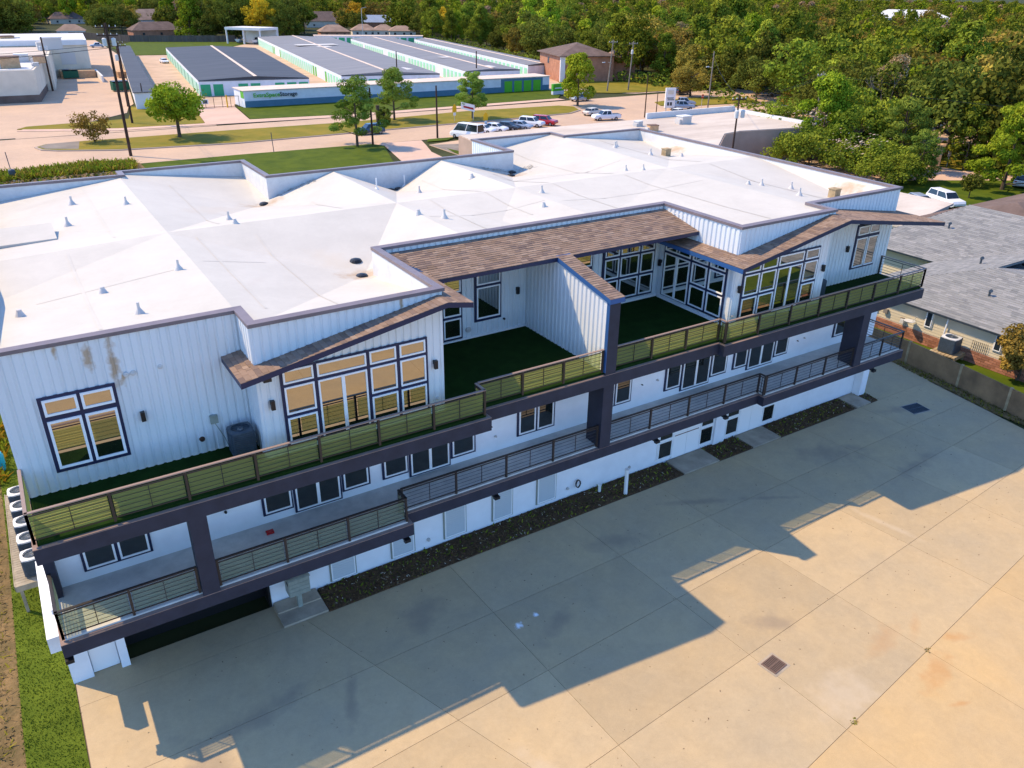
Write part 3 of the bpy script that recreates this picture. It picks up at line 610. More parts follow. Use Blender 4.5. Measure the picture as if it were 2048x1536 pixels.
# second floor
yz = 23.1
def twin(x0, x1, z0=3.88): m = (x0 + x1) / 2; window('y', yz, (x0, x1, z0, 6.05), [(x0 + .08, m - .05, z0 + .08, 5.95), (m + .05, x1 - .08, z0 + .08, 5.95)], 'pane_low', fw_=.06)
def tri(a0, a1, d0, d1, b0, b1, zb):
    window('y', yz, (a0, a1, zb + .17, 6.05), [(a0 + .08, a1 - .06, zb + .26, 5.95)], 'pane_low')
    m = (d0 + d1) / 2; window('y', yz, (d0 - .07, d1 + .07, zb - .08, 6.05), [(d0, m, zb, 5.95), (m, d1, zb, 5.95)], 'pane_low')
    window('y', yz, (b0, b1, zb + .17, 6.05), [(b0 + .06, b1 - .08, zb + .26, 5.95)], 'pane_low')
twin(-.62, 1.36); tri(4.88, 5.93, 6.04, 7.62, 7.72, 8.78, 3.70); tri(9.26, 10.30, 10.41, 12.0, 12.1, 13.18, 3.68); twin(15.1, 16.93, 3.92)
twin(19.1, 21.0, 3.96); tri(22.94, 23.90, 24.0, 25.67, 25.76, 26.84, 3.74); tri(27.25, 28.2, 28.3, 30.0, 30.09, 31.1, 3.76); twin(34.58, 36.45, 4.02)
# ground floor windows with closed blinds, entries on the right
for x0, x1, zb in ((6.94, 7.94, .12), (9.40, 10.39, .16), (11.70, 12.70, .18), (13.95, 14.93, .20), (16.16, 17.15, .22)):
    w_ = window('y', yz, (x0 - .02, x1 + .02, zb, 2.35), [(x0 + .03, x1 - .03, zb + .05, 2.3)], 'blinds', trim='mail_grey', fw_=.045)
    for k in range(22):
        z = zb + .1 + k * .1; MB().face([(x0 + .05, yz - .064, z), (x1 - .05, yz - .064, z), (x1 - .05, yz - .082, z + .055), (x0 + .05, yz - .082, z + .055)]).build('slat', 'blinds', w_)
def entry(px0, px1, z0=.33):
    window('y', yz, (px0 - .06, px1 + .06, z0 - .12, 2.5), [(px0 - .02, px1 + .02, z0 - .05, 1.20), (px0 - .02, px1 + .02, 1.27, 2.3)], 'pane_low', trim='white_frame', fw_=.05)
for a in (23.0, 25.66, 27.42, 30.05): entry(a, a + .82)
for x0, x1 in ((23.86, 25.62), (28.28, 30.0)):
    dr = MB().box(x0, x1, yz - .05, yz + .01, .08, 2.35).build('double_door', 'white_frame', B)
    MB().box(x0 + .03, (x0 + x1) / 2 - .01, yz - .075, yz - .051, .12, 2.2).build('door_leaf', 'white_frame', dr); MB().box((x0 + x1) / 2 + .01, x1 - .03, yz - .075, yz - .051, .12, 2.2).build('door_leaf', 'white_frame', dr)
MB().box(23.95, 25.5, yz - .09, yz - .051, 1.30, 1.34).build('push_bar', 'grate_rust', B)
# wall fittings
def lamp(x, y, z, pl='y'):
    mb = MB(); slabbox(mb, pl, y, x - .06, x + .06, z - .02, z + .12, .0, .05); slabbox(mb, pl, y, x - .06, x + .06, z - .17, z + .13, .05, .16); mb.build('wall_lamp', 'black', B)
for x, y, z in ((1.90, 23.08, 8.66), (5.33, 21.7, 8.72), (10.84, 21.7, 8.76), (17.38, 26.78, 8.62), (25.66, 22.04, 8.63), (31.14, 22.04, 8.69), (34.72, 23.40, 8.70)): lamp(x, y, z)
lamp(26.6, 25.38, 8.6, 'x')
def disc(x, y, z, r, m='light_plastic', d=.07):
    k = 12; mb = MB(); mb.tube((x, y, z), (x, y - d, z), r, r * .85, 14); mb.tube((x, y - d, z), (x, y - d - .03, z), r * .45, r * .4, 10); return mb.build('round_vent', m, B)
for x, y, z, r, m in ((1.71, 23.08, 10.02, .085, 'light_plastic'), (1.89, 23.08, 10.03, .085, 'light_plastic'), (2.63, 23.08, 10.05, .075, 'light_plastic'), (3.40, 23.08, 7.38, .09, 'wood_dark'), (15.0, 26.78, 7.28, .13, 'galv'), (16.75, 26.78, 7.42, .05, 'black'), (10.9, 21.7, 7.42, .07, 'light_plastic'), (25.5, 22.04, 7.4, .06, 'galv'),
                      (3.7, 23.09, 4.5, .05, 'black'), (14.1, 23.09, 4.25, .05, 'galv'), (13.9, 23.09, 4.75, .03, 'black'), (21.6, 23.09, 4.6, .03, 'black'), (22.5, 23.09, 4.6, .05, 'galv'), (32.3, 23.09, 4.5, .04, 'galv'), (31.8, 23.09, 4.45, .03, 'black'), (11.0, 23.09, .45, .08, 'galv'), (17.8, 23.09, .5, .07, 'galv'), (21.3, 23.09, .45, .07, 'galv')):
    disc(x, y, z, r, m)
mb = MB().box(3.72, 3.95, 22.95, 23.08, 7.85, 8.12); mb.tube((3.84, 23.0, 7.85), (4.05, 22.95, 7.3), .012, n=5); mb.tube((4.05, 22.95, 7.3), (4.15, 22.9, 6.9), .012, n=5); mb.build('disconnect_box', 'mail_grey', B)
mb = MB()
for k in range(26):
    a = k / 25 * 6.28 * 3; r_ = .12; a2 = (k + 1) / 25 * 6.28 * 3
    mb.tube((18.3 + r_ * math.cos(a), 23.02 - .003 * k, .62 + r_ * 1.6 * math.sin(a)), (18.3 + r_ * math.cos(a2), 23.02 - .003 * k, .62 + r_ * 1.6 * math.sin(a2)), .016, n=5)
mb.build('hose_bib', 'black', B)

# ---- wing wall between the two roof terraces
ZW = lambda y: 9.93 + (y - 21.1) * .205
mb = MB()
ribs(mb, (17.86, 26.75), (17.86, 21.2), 6.86, lambda t: ZW(26.75 - 5.55 * t) - .16); ribs(mb, (18.30, 21.2), (18.30, 26.75), 6.86, lambda t: ZW(21.2 + 5.55 * t) - .16)
mb.build('wing_wall', 'siding', B)
mb = MB(); mb.box(17.84, 18.34, 21.13, 21.19, 6.77, 9.76); mb.build('wing_post', 'beam', B)
mb = MB(); mb.box(17.81, 17.839, 21.13, 21.28, 6.89, 9.78); mb.build('corner_trim', 'blue_trim', B)
mb = MB(); mb.hexa([(17.74, 21.02, ZW(21.02) - .19), (18.44, 21.02, ZW(21.02) - .19), (18.44, 24.6, ZW(24.6) - .19), (17.74, 24.6, ZW(24.6) - .19), (17.74, 21.02, ZW(21.02)), (18.44, 21.02, ZW(21.02)), (18.44, 24.6, ZW(24.6)), (17.74, 24.6, ZW(24.6))]); mb.build('wing_fascia', 'blue_trim', B)

# ---- canopies with shingles
def zl_(x): return 9.95 + (x - 4.35) * .1785 if x <= 11 else 11.137 - .19 * (x - 11)
def zr_(x): return 9.99 + (x - 24.5) * .182 if x <= 31 else 11.173 - .146 * (x - 31)
def zc_(y): return 10.60 + (y - 24.42) * .215
def patch(name, poly_rects, zf, dirn, single=False, expo=.145, wid=.32, par=None):
    """rects (x0,x1,y0,y1); zf(x,y); dirn: 'x+' courses climb towards +x ..."""
    allm = MB()
    for (x0, x1, y0, y1) in poly_rects:
        if dirn[0] == 'x': lo, hi, s0, s1 = x0, x1, y0, y1
        else: lo, hi, s0, s1 = y0, y1, x0, x1
        nrow = max(1, round((hi - lo) / expo)); e = (hi - lo) / nrow
        for r_ in range(nrow):
            d0 = lo + r_ * e; d1 = d0 + e
            off = random.uniform(0, wid); s = s0 - off
            while s < s1 - .01:
                w = wid * random.uniform(.75, 1.25); a, b = max(s, s0), min(s + w, s1); s += w
                if b - a < .02: continue
                t = random.random(); up = dirn[1] == '+'
                th = random.uniform(.016, .026); g2 = .004
                def q(dd, ss, h):
                    x, y = (dd, ss) if dirn[0] == 'x' else (ss, dd); return (x, y, zf(x, y) + h)
                hl, hh = (th, .006) if up else (.006, th)
                mb = MB() if single else allm
                pts = [q(d0, a + g2, .0), q(d1, a + g2, .0), q(d1, b - g2, .0), q(d0, b - g2, .0), q(d0, a + g2, hl), q(d1, a + g2, hh), q(d1, b - g2, hh), q(d0, b - g2, hl)]
                if dirn[0] == 'y': pts = [pts[i] for i in (3, 2, 1, 0, 7, 6, 5, 4)]
                mb.hexa(pts, 0, t, bottom=False)
                if single: mb.build('shingle', 'shingle', par, tone=True)
    if not single: o = allm.build(name, 'shingle', par, tone=True); o['kind'] = 'stuff'; return o
def slope_slab(mb, x0, x1, y0, y1, zf, th=.17):
    c = [(x0, y0), (x1, y0), (x1, y1), (x0, y1)]
    mb.hexa([(x, y, zf(x, y) - th) for x, y in c] + [(x, y, zf(x, y)) for x, y in c])
fl = lambda x, y: zl_(x); fr_ = lambda x, y: zr_(x); fc = lambda x, y: zc_(y)
mb = MB(); slope_slab(mb, 4.35, 11.0, 20.9, 21.70, fl); slope_slab(mb, 4.35, 4.98, 21.70, 23.08, fl); slope_slab(mb, 11.0, 11.92, 20.9, 21.70, fl); slope_slab(mb, 11.24, 11.92, 21.70, 26.7, fl)
can = mb.build('canopy', 'navy', B)
patch('', [(4.35, 11.0, 20.9, 21.69), (4.35, 4.97, 21.69, 23.07)], fl, 'x+', True, .17, .33, par=can)
patch('shingles', [(11.0, 11.92, 20.9, 21.69), (11.22, 11.92, 21.69, 24.44)], fl, 'x-', par=can)
mb = MB(); slope_slab(mb, 11.22, 25.37, 24.42, 26.76, fc); can = mb.build('canopy', 'navy', B)
patch('shingles', [(11.93, 25.37, 24.40, 26.74), (11.22, 11.93, 24.45, 26.74)], lambda x, y: zc_(y) + (.0 if x > 11.93 else max(0, .30 * (1 - (y - 24.42) / 2.4))), 'y+', par=can)
patch('shingles', [(17.74, 18.44, 21.02, 24.39)], lambda x, y: ZW(y), 'y+', par=can)
mb = MB(); slope_slab(mb, 24.5, 31.0, 20.9, 22.03, fr_); slope_slab(mb, 24.5, 25.37, 22.03, 26.2, lambda x, y: fr_(x, y) - .003); slope_slab(mb, 31.0, 38.55, 20.9, 22.03, fr_); slope_slab(mb, 31.42, 38.55, 22.03, 23.39, fr_); slope_slab(mb, 38.27, 38.55, 23.39, 25.5, fr_)
can = mb.build('canopy', 'navy', B)
patch('shingles', [(24.5, 31.0, 20.9, 22.02), (24.5, 25.36, 22.02, 26.2)], fr_, 'x+', par=can)
patch('shingles', [(31.0, 38.55, 20.9, 22.02), (31.42, 38.55, 22.02, 23.39), (38.27, 38.55, 23.39, 25.5)], fr_, 'x-', par=can)
mb = MB(); mb.box(24.47, 24.499, 20.9, 26.2, 9.80, 9.97); mb.build('fascia', 'blue_trim', B)
for x, y in ((5.15, 21.2), (26.1, 21.4), (33.0, 21.6), (37.7, 22.1)): zz = (zl_ if x < 20 else zr_)(x); MB().box(x - .12, x + .12, y - .12, y + .12, zz - .36, zz - .18).build('flood_light', 'black', B)
# soffit line trim at foot of recess walls
MB().box(11.4, 17.84, 26.70, 26.775, 6.885, 6.95).build('sill_strip', 'white_frame', B); MB().box(18.32, 25.37, 26.70, 26.775, 6.885, 6.98).build('sill_strip', 'white_frame', B); MB().box(25.29, 25.377, 22.1, 26.6, 6.885, 7.0).build('sill_strip', 'white_frame', B)
# loose things on the lower deck
o = MB().box(4.75, 5.0, 22.4, 22.55, 3.565, 3.66).build('rag', 'red_paint'); tag(o, 'small red cloth left on the lower deck by the wall', 'cloth')

# ------------------------------------------------------------------ air conditioners, mailbox, drains
def ac_unit(label, loc, rz=0, group=None, s=.74, h=.80, body='dark_metal', top='light_plastic'):
    t = thing('air_conditioner', label, 'air conditioner', loc, rz, group)
    mb = MB(); a = s / 2
    for k in range(12):
        z = .04 + k * (h - .08) / 12; e = (h - .08) / 12
        mb.prism([(-a, -a + .06), (-a + .06, -a), (a - .06, -a), (a, -a + .06), (a, a - .06), (a - .06, a), (-a + .06, a), (-a, a - .06)], z, z + e * .62); b = a - .02
        mb.prism([(-b, -b), (b, -b), (b, b), (-b, b)], z + e * .62, z + e)
    mb.build('body', body, t, world=False)
    mb = MB(); q = [(-a, -a + .08), (-a + .08, -a), (a - .08, -a), (a, -a + .08), (a, a - .08), (a - .08, a), (-a + .08, a), (-a, a - .08)]
    rr = a * .78; k0 = len(mb.v)
    for i in range(16):
        w0, w1 = 2 * math.pi * i / 16, 2 * math.pi * (i + 1) / 16
        def edge(w):
            c, s_ = math.cos(w), math.sin(w); m_ = max(abs(c), abs(s_)); d = a / m_; lim = a * 1.25; d = min(d, lim); return (c * d, s_ * d)
        e0, e1 = edge(w0), edge(w1); i0, i1_ = (rr * math.cos(w0), rr * math.sin(w0)), (rr * math.cos(w1), rr * math.sin(w1))
        mb.face([(*i0, h + .03), (*e0, h), (*e1, h), (*i1_, h + .03)]); mb.face([(*i1_, h - .10), (*i0, h - .10), (*i0, h + .03), (*i1_, h + .03)]); mb.face([(*e0, h - .05), (*e1, h - .05), (*e1, h), (*e0, h)])
    mb.build('top_cover', top, t, world=False)
    mb = MB().lathe((0, 0, h - .12), [(rr, 0), (rr, .005)], 16, 0); fan = mb.build('fan_well', 'black', t, world=False)
    mb = MB()
    for i in range(4):
        w = i * math.pi / 2 + .4; mb.face([(0, 0, h - .07), (rr * .9 * math.cos(w), rr * .9 * math.sin(w), h - .08), (rr * .9 * math.cos(w + .6), rr * .9 * math.sin(w + .6), h - .04)])
    mb.lathe((0, 0, h - .08), [(.08, 0), (.08, .1)], 8); mb.build('fan', 'galv', t, world=False)
    mb = MB()
    for i in range(6):
        w = i * math.pi / 6; c, s_ = math.cos(w) * rr, math.sin(w) * rr; mb.tube((-c, -s_, h + .03), (c, s_, h + .03), .006, n=4)
    for r2 in (.35, .7): 
        for i in range(12): w0, w1 = i * math.pi / 6, (i + 1) * math.pi / 6; mb.tube((rr * r2 * math.cos(w0), rr * r2 * math.sin(w0), h + .03), (rr * r2 * math.cos(w1), rr * r2 * math.sin(w1), h + .03), .005, n=4)
    mb.build('guard', 'dark_metal', t, world=False)
    return t
ac_unit('blue grey air conditioner on the green turf deck, in the corner beside the bay', (4.45, 22.45, 6.90), 0, s=.72, h=.85, top='dark_metal')
ac_unit('grey air conditioner half hidden by the corner of the right bay on the turf deck', (31.95, 22.75, 6.90), 0, s=.72, h=.85, top='dark_metal')
ps = ['nearest of the five air conditioners on the raised platform', 'second nearest air conditioner on the raised platform', 'middle one of five air conditioners on the raised platform', 'second farthest air conditioner on the raised platform', 'farthest of the five air conditioners on the raised platform']
for k, lab in enumerate(ps): ac_unit(lab, (-2.15 - .04 * k, 27.75 + 1.18 * k, 1.32), 0, 'air conditioners on the side platform', s=.72, h=.72)
t = thing('equipment_platform', 'raised timber platform on posts carrying a row of air conditioners', 'platform', (-2.1, 30, 0))
for k in range(44): MB().box(-2.85, -1.5, 27.15 + k * .148, 27.285 + k * .148, 1.24, 1.30).build('plank', 'deck_wood', t)
MB().box(-2.88, -2.851, 27.15, 33.7, 1.08, 1.31).build('side_board', 'deck_wood', t); MB().box(-2.85, -1.5, 27.09, 27.14, 1.08, 1.31).build('side_board', 'deck_wood', t)
for y in (27.3, 29.4, 31.5, 33.5): MB().box(-2.78, -2.68, y, y + .1, -.05, 1.23).build('post', 'deck_wood', t)
for y in (27.3, 31.5): MB().box(-1.95, -1.85, y, y + .1, -.05, 1.23).build('post', 'deck_wood', t)
t = thing('mailbox_cluster', 'grey green pedestal mailbox cabinet beside the entry step', 'mailbox', (5.55, 22.5, .08))
MB().box(5.47, 5.63, 22.42, 22.58, .08, .75).build('pedestal', 'mail_grey', t); bx = MB().box(5.17, 5.93, 22.27, 22.73, .76, 1.46).build('cabinet', 'mail_grey', t)
MB().hexa([(5.14, 22.23, 1.461), (5.96, 22.23, 1.461), (5.96, 22.77, 1.461), (5.14, 22.77, 1.461), (5.2, 22.3, 1.50), (5.9, 22.3, 1.50), (5.9, 22.7, 1.50), (5.2, 22.7, 1.50)]).build('lid', 'mail_grey', bx)
for i in range(2):
    for j in range(4): MB().box(5.20 + i * .37, 5.53 + i * .37, 22.255, 22.268, .80 + j * .165, .95 + j * .165).build('mail_door', 'mail_grey', bx)
MB().box(5.155, 5.169, 22.34, 22.5, 1.25, 1.36).build('mail_slot', 'black', bx)
mb = MB().tube((20.18, 21.95, 0), (20.2, 22.0, 1.22), .085, n=12); mb.tube((20.2, 22.0, 1.22), (20.2, 22.0, 1.28), .10, n=12); tag(mb.build('standpipe', 'pvc'), 'white plastic pipe standing upright in the mulch bed', 'pipe')
mb = MB().tube((19.3, 22.7, 0), (19.3, 22.7, .34), .07, n=10); mb.tube((19.3, 22.7, .34), (19.3, 22.7, .40), .085, n=10); tag(mb.build('cleanout_pipe', 'pvc'), 'short white capped pipe by the wall in the mulch bed', 'pipe')
def grate(x, y, w, d, rz, label, m):
    t = thing('drain_grate', label, 'drain grate', (x, y, 0), rz)
    MB().box(-w / 2 - .09, w / 2 + .09, -d / 2 - .09, d / 2 + .09, .001, .005).build('concrete_rim', 'path_concrete', t, world=False)
    MB().box(-w / 2, w / 2, -d / 2, d / 2, .006, .009).build('well', 'black', t, world=False)
    fr = MB(); 
    for a in (-w / 2, w / 2 - .03): fr.box(a, a + .03, -d / 2, d / 2, .010, .03)
    for b in (-d / 2, d / 2 - .03, -.015): fr.box(-w / 2 + .03, w / 2 - .03, b, b + .03, .010, .03)
    fr.build('frame', m, t, world=False)
    for k in range(9):
        a = -w / 2 + .03 + (k + .5) * (w - .06) / 9; MB().box(a - .013, a + .013, -d / 2 + .03, d / 2 - .03, .012, .028).build('bar', m, t, world=False)
grate(18.0, 11.63, .66, .56, .12, 'rusty drain grate in the sunlit concrete', 'grate_rust')
grate(38.9, 20.1, 1.15, .85, -.15, 'dark drain grate in the shaded corner of the lot', 'dark_metal')
o = MB().lathe((-3.15, 38.4, 0), [(.26, 0), (.31, .3), (.31, .75), (.26, .9), (.1, .92)], 12).build('barrel', 'teal'); tag(o, 'bright teal barrel beside the wild plants at the edge', 'barrel')

# ------------------------------------------------------------------ right hand neighbour
NZ = .6
struct('neighbour_lawn', MB().prism([(44.1, 46), (44.0, 24), (43.47, 20.45), (42.92, 17.4), (42.32, 14.2), (41.5, 11), (40.6, 7.8), (37.2, -14), (35, -30), (110, -30), (100, 20), (66, 22), (66, 46)], -.2, NZ), 'lawn')
struct('verge', MB().prism([(42.2, 15.3), (42.4, 15.0), (43.3, 20.5), (43.85, 24), (43.9, 46), (43.3, 46), (43.32, 24.6), (42.15, 17.8)], -.05, .03), 'dirt')
clutter('verge_weeds', [(41.9, 15.3), (42.6, 15.0), (43.5, 20.5), (43.8, 30), (43.15, 30), (43.2, 24.6), (42.1, 17.8)], 1500, .14, ['leaf_dark', 'dirt', 'dirt', 'dry_grass'], .02, .06, z=0)
F = thing('concrete_fence', 'low weathered concrete panel fence between the lot and the tan house', 'fence', (43.3, 22, 0))
fp = [Vector(p) for p in ((43.98, 34.6), (43.95, 31), (43.92, 27.4), (43.88, 24.0), (43.35, 20.45), (42.8, 17.4), (42.2, 14.2), (41.4, 11.0), (40.5, 7.8), (39.9, 4.2), (39.3, .6))]
for a, b in zip(fp[:-1], fp[1:]):
    u = (b - a).normalized(); nn = Vector((-u.y, u.x)) * .035
    a_, b_ = a + u * .075, b - u * .075
    mb = MB(); mb.hexa([(*(a_ - nn), 0), (*(b_ - nn), 0), (*(b_ + nn), 0), (*(a_ + nn), 0), (*(a_ - nn), 1.38), (*(b_ - nn), 1.38), (*(b_ + nn), 1.38), (*(a_ + nn), 1.38)]); mb.build('panel', 'fence_concrete', F)
for p in fp: MB().box(p.x - .07, p.x + .07, p.y - .07, p.y + .07, 0, 1.42).build('post', 'fence_post', F)
NH = thing('neighbour_house', 'single storey house with grey shingle hip roofs, tan lap siding and brick base', 'house', (55, 26, NZ))
def course_wall(par, p0, p1, z0, z1, e, m='lap_siding'):
    p0, p1 = Vector(p0), Vector(p1); u = (p1 - p0).normalized(); nn = Vector((u.y, -u.x)); k = round((z1 - z0) / e); e = (z1 - z0) / k
    for i in range(k):
        a, b = z0 + i * e, z0 + (i + 1) * e; A, Bq = p0 + nn * .028, p1 + nn * .028
        mb = MB(); mb.hexa([(*p0, a), (*A, a), (*Bq, a), (*p1, a), (*p0, b), (*(p0 + nn * .008), b), (*(p1 + nn * .008), b), (*p1, b)]); mb.build('board', m, par)
wl = MB().prism([(46.0, 10), (62, 10), (62, 36), (55.8, 36), (55.8, 28.2), (46.0, 28.2)], NZ, 3.05).build('wall', 'cream', NH)
course_wall(wl, (46.0, 28.2), (46.0, 10), NZ + .80, 3.0, .185); course_wall(wl, (55.8, 36), (55.8, 28.2), NZ + .3, 3.0, .185)
# brick base: individual bricks where they show largest
bw = MB().box(45.93, 45.99, 10, 28.2, NZ, NZ + .76).build('brick_base', 'mortar', NH)
bk = D.meshes.new('brick'); tmp = MB().box(-.045, 0, 0, .42, 0, .125); bk.from_pydata(tmp.v, [], tmp.f); bk.materials.append(M['brick'])
for r_ in range(5):
    for k in range(42):
        y = 10.1 + k * .435 + (r_ % 2) * .2
        if y > 27.8: continue
        o = D.objects.new('brick', bk); COL.objects.link(o); o.parent = bw; o.location = Vector((45.932, y, NZ + .02 + r_ * .148)) - wloc(bw)
for y, z0 in ((24.35, 1.75), (20.1, 1.75), (30.0, 1.75)):
    if y < 28: w_ = window('x', 45.965, (y - .26, y + .26, z0, 2.85), [(y - .2, y + .2, z0 + .06, 2.79)], 'house_glass', trim='cream', fw_=.04, par=NH)
for y, z, s in ((27.2, 1.9, .14), (26.0, 1.75, .1), (28.0, 1.9, .1)): MB().box(45.80, 45.96, y - s, y + s, z - s, z + s).build('wall_hood', 'pole_grey', NH)
MB().box(45.7, 45.95, 25.8, 26.05, 1.55, 1.8).build('meter_box', 'light_plastic', NH)
mb = MB(); mb.tube((45.6, 25.2, 1.9), (45.95, 25.2, 1.9), .02, n=6); mb.tube((45.6, 25.2, 1.9), (45.25, 24.75, 2.5), .018, n=6); mb.lathe((45.5, 25.3, 1.85), [(.0, 0), (.2, .03), (.32, .09), (.34, .12)], 12); mb.build('satellite_dish', 'light_plastic', NH)
mb = MB(); mb.tube((45.9, 23.2, 2.9), (45.75, 23.2, .9), .05, n=6); mb.tube((45.75, 23.2, .9), (44.9, 23.5, .65), .05, n=6); mb.build('downspout', 'white_paint', NH)
mb = MB()
for k in range(9):
    y = 20.6 + k * .11; mb.tube((45.90, y, .9 + k * .01), (45.90, y, 2.0), .012, n=4)
mb.build('wall_pipes', 'black', NH)
def roofplane(pts, par, m='grey_shingle', name='roof', single=False):
    """planar polygon roof with shingle courses laid on it: pts = 3-D outline, first edge is the eave"""
    p = [Vector(q) for q in pts]; e = (p[1] - p[0]); L_ = e.length; u = e / L_; nrm = None
    for q in p[2:]:
        c = u.cross(q - p[0])
        if c.length > .1: nrm = c.normalized(); break
    if nrm.z < 0: nrm = -nrm
    v = nrm.cross(u); 
    if v.z < 0: v = -v
    q2 = [((q - p[0]).dot(u), (q - p[0]).dot(v)) for q in p]
    base = MB(); base.face([q - nrm * .02 for q in p]); base.face([q - nrm * .14 for q in p][::-1])
    for i in range(len(p)): a, b = p[i], p[(i + 1) % len(p)]; base.face([a - nrm * .14, b - nrm * .14, b - nrm * .02, a - nrm * .02])
    rf = base.build(name, 'brown_roof' if m != 'grey_shingle' else 'dark_metal', par)
    top = max(b for a, b in q2); expo = .22; wid = .5; mb = MB(); r_ = 0
    while r_ * expo < top - .02:
        d0 = r_ * expo; d1 = min(d0 + expo, top); dm = (d0 + d1) / 2; xs = []
        for i in range(len(q2)):
            a, b = q2[i], q2[(i + 1) % len(q2)]
            if (a[1] > dm) != (b[1] > dm): xs.append(a[0] + (b[0] - a[0]) * (dm - a[1]) / (b[1] - a[1]))
        xs.sort(); r_ += 1
        for xa, xb in zip(xs[0::2], xs[1::2]):
            s = xa - random.uniform(0, wid)
            while s < xb:
                w = wid * random.uniform(.6, 1.4); a, b = max(s, xa), min(s + w, xb); s += w
                if b - a < .03: continue
                th = random.uniform(.012, .022); f = lambda aa, dd, hh: tuple(p[0] + u * aa + v * dd + nrm * hh)
                mb.hexa([f(a, d0, -.005), f(b, d0, -.005), f(b, d1, -.005), f(a, d1, -.005), f(a, d0, th), f(b, d0, th), f(b, d1, .004), f(a, d1, .004)], 0, random.random(), bottom=False)
    o = mb.build('shingles', m, rf, tone=True); o['kind'] = 'stuff'; return rf
E1, RZ1 = 2.95, 4.75
roofplane([(45.55, 8, E1), (45.55, 29.9, E1), (51.6, 24.0, RZ1), (51.6, 8, RZ1)], NH)
roofplane([(57.6, 29.9, E1), (45.55, 29.9, E1), (51.6, 24.0, RZ1), (57.6, 24.0, RZ1)][::1], NH)
roofplane([(66, 24.0, 2.9), (57.6, 24.0, RZ1), (51.6, 24.0, RZ1), (51.6, 8, RZ1), (66, 8, 2.9)][::1], NH) if False else roofplane([(60, 8, 3.2), (60, 24.0, 3.2), (51.6, 24.0, RZ1), (51.6, 8, RZ1)], NH)
Z5 = 5.55
roofplane([(55.0, 20, 2.95), (55.0, 36.4, 2.95), (62.9, 32.6, Z5), (62.9, 20, Z5)], NH)
roofplane([(70.8, 36.4, 2.95), (55.0, 36.4, 2.95), (62.9, 32.6, Z5)], NH)
roofplane([(70.8, 20, 2.95), (70.8, 36.4, 2.95), (62.9, 32.6, Z5), (62.9, 20, Z5)], NH)
roofplane([(62.6, 26.6, 4.3), (70.8, 31.0, 2.95), (70.8, 24, 2.95)], NH) if False else None
for x, y, z in ((48.6, 22.6, 3.95), (53.5, 26.0, 4.3), (59.3, 31.8, 4.5), (56.4, 24.6, 4.15)):
    mb = MB().tube((x, y, z - .2), (x, y, z + .22), .07, n=8); mb.tube((x, y, z + .22), (x - .1, y - .1, z + .28), .11, n=8); mb.build('roof_vent', 'dark_metal', NH)
mb = MB(); mb.hexa([(54.5, 23.4, 4.35), (55.9, 22.9, 4.35), (56.3, 23.6, 4.35), (54.9, 24.1, 4.35), (54.5, 23.4, 4.47), (55.9, 22.9, 4.47), (56.3, 23.6, 4.47), (54.9, 24.1, 4.47)]); mb.build('ridge_vent', 'black', NH)
ac_unit('charcoal air conditioner on a wooden stand beside the tan house', (45.15, 22.35, NZ + .52), .1, s=.95, h=.92)
t = thing('wooden_stand', 'rough timber stand under the charcoal air conditioner by the tan house', 'stand', (45.15, 22.35, NZ), .1)
for k in range(7): MB().box(-.75, .75, -.72 + k * .21, -.54 + k * .21, .44, .50).build('plank', 'fence_post', t, world=False)
for x in (-.68, .6):
    for y in (-.68, .6): MB().box(x, x + .1, y, y + .1, 0, .43).build('leg', 'fence_post', t, world=False)
MB().box(-.75, .75, -.75, -.721, .30, .43).build('rail', 'fence_post', t, world=False)
# brown roofed house and low building behind
BH = thing('brown_roof_house', 'low house with a weathered brown shingle roof behind the grey roofs', 'house', (74, 33, 0))
MB().prism([(67, 28), (99, 25), (102, 37.3), (65, 36.6)], .2, 2.85).build('wall', 'cream', BH)
def plain_roof(par, base, ridge, ze, zr, m, name='roof'):
    """hip roof on a 4-corner base with a 2-point ridge"""
    b = [(*p, ze) for p in base]; r0, r1 = (*ridge[0], zr), (*ridge[1], zr); mb = MB()
    mb.face([b[0], b[1], r1, r0]); mb.face([b[1], b[2], r1]); mb.face([b[2], b[3], r0, r1]); mb.face([b[3], b[0], r0]); mb.face([(x, y, ze - .15) for x, y in base][::-1])
    for i in range(4): a, c = base[i], base[(i + 1) % 4]; mb.face([(*a, ze - .15), (*c, ze - .15), (*c, ze), (*a, ze)])
    return mb.build(name, m, par)
plain_roof(BH, [(66, 26.5), (100, 23), (104, 38.5), (63.0, 38.2)], [(70, 32.5), (97, 31)], 3.0, 4.9, 'brown_roof')
SB = thing('low_flat_building', 'low building with a plain pale metal roof behind the white building', 'building', (69, 42, 0))
MB().prism([(62, 37), (73, 39.6), (72.6, 45.6), (61, 45.6)], 0, 2.8).build('wall', 'cream', SB); MB().prism([(61.8, 36.9), (73.3, 39.4), (72.9, 45.9), (60.8, 45.9)], 2.81, 3.0).build('roof', 'flat_roof', SB)

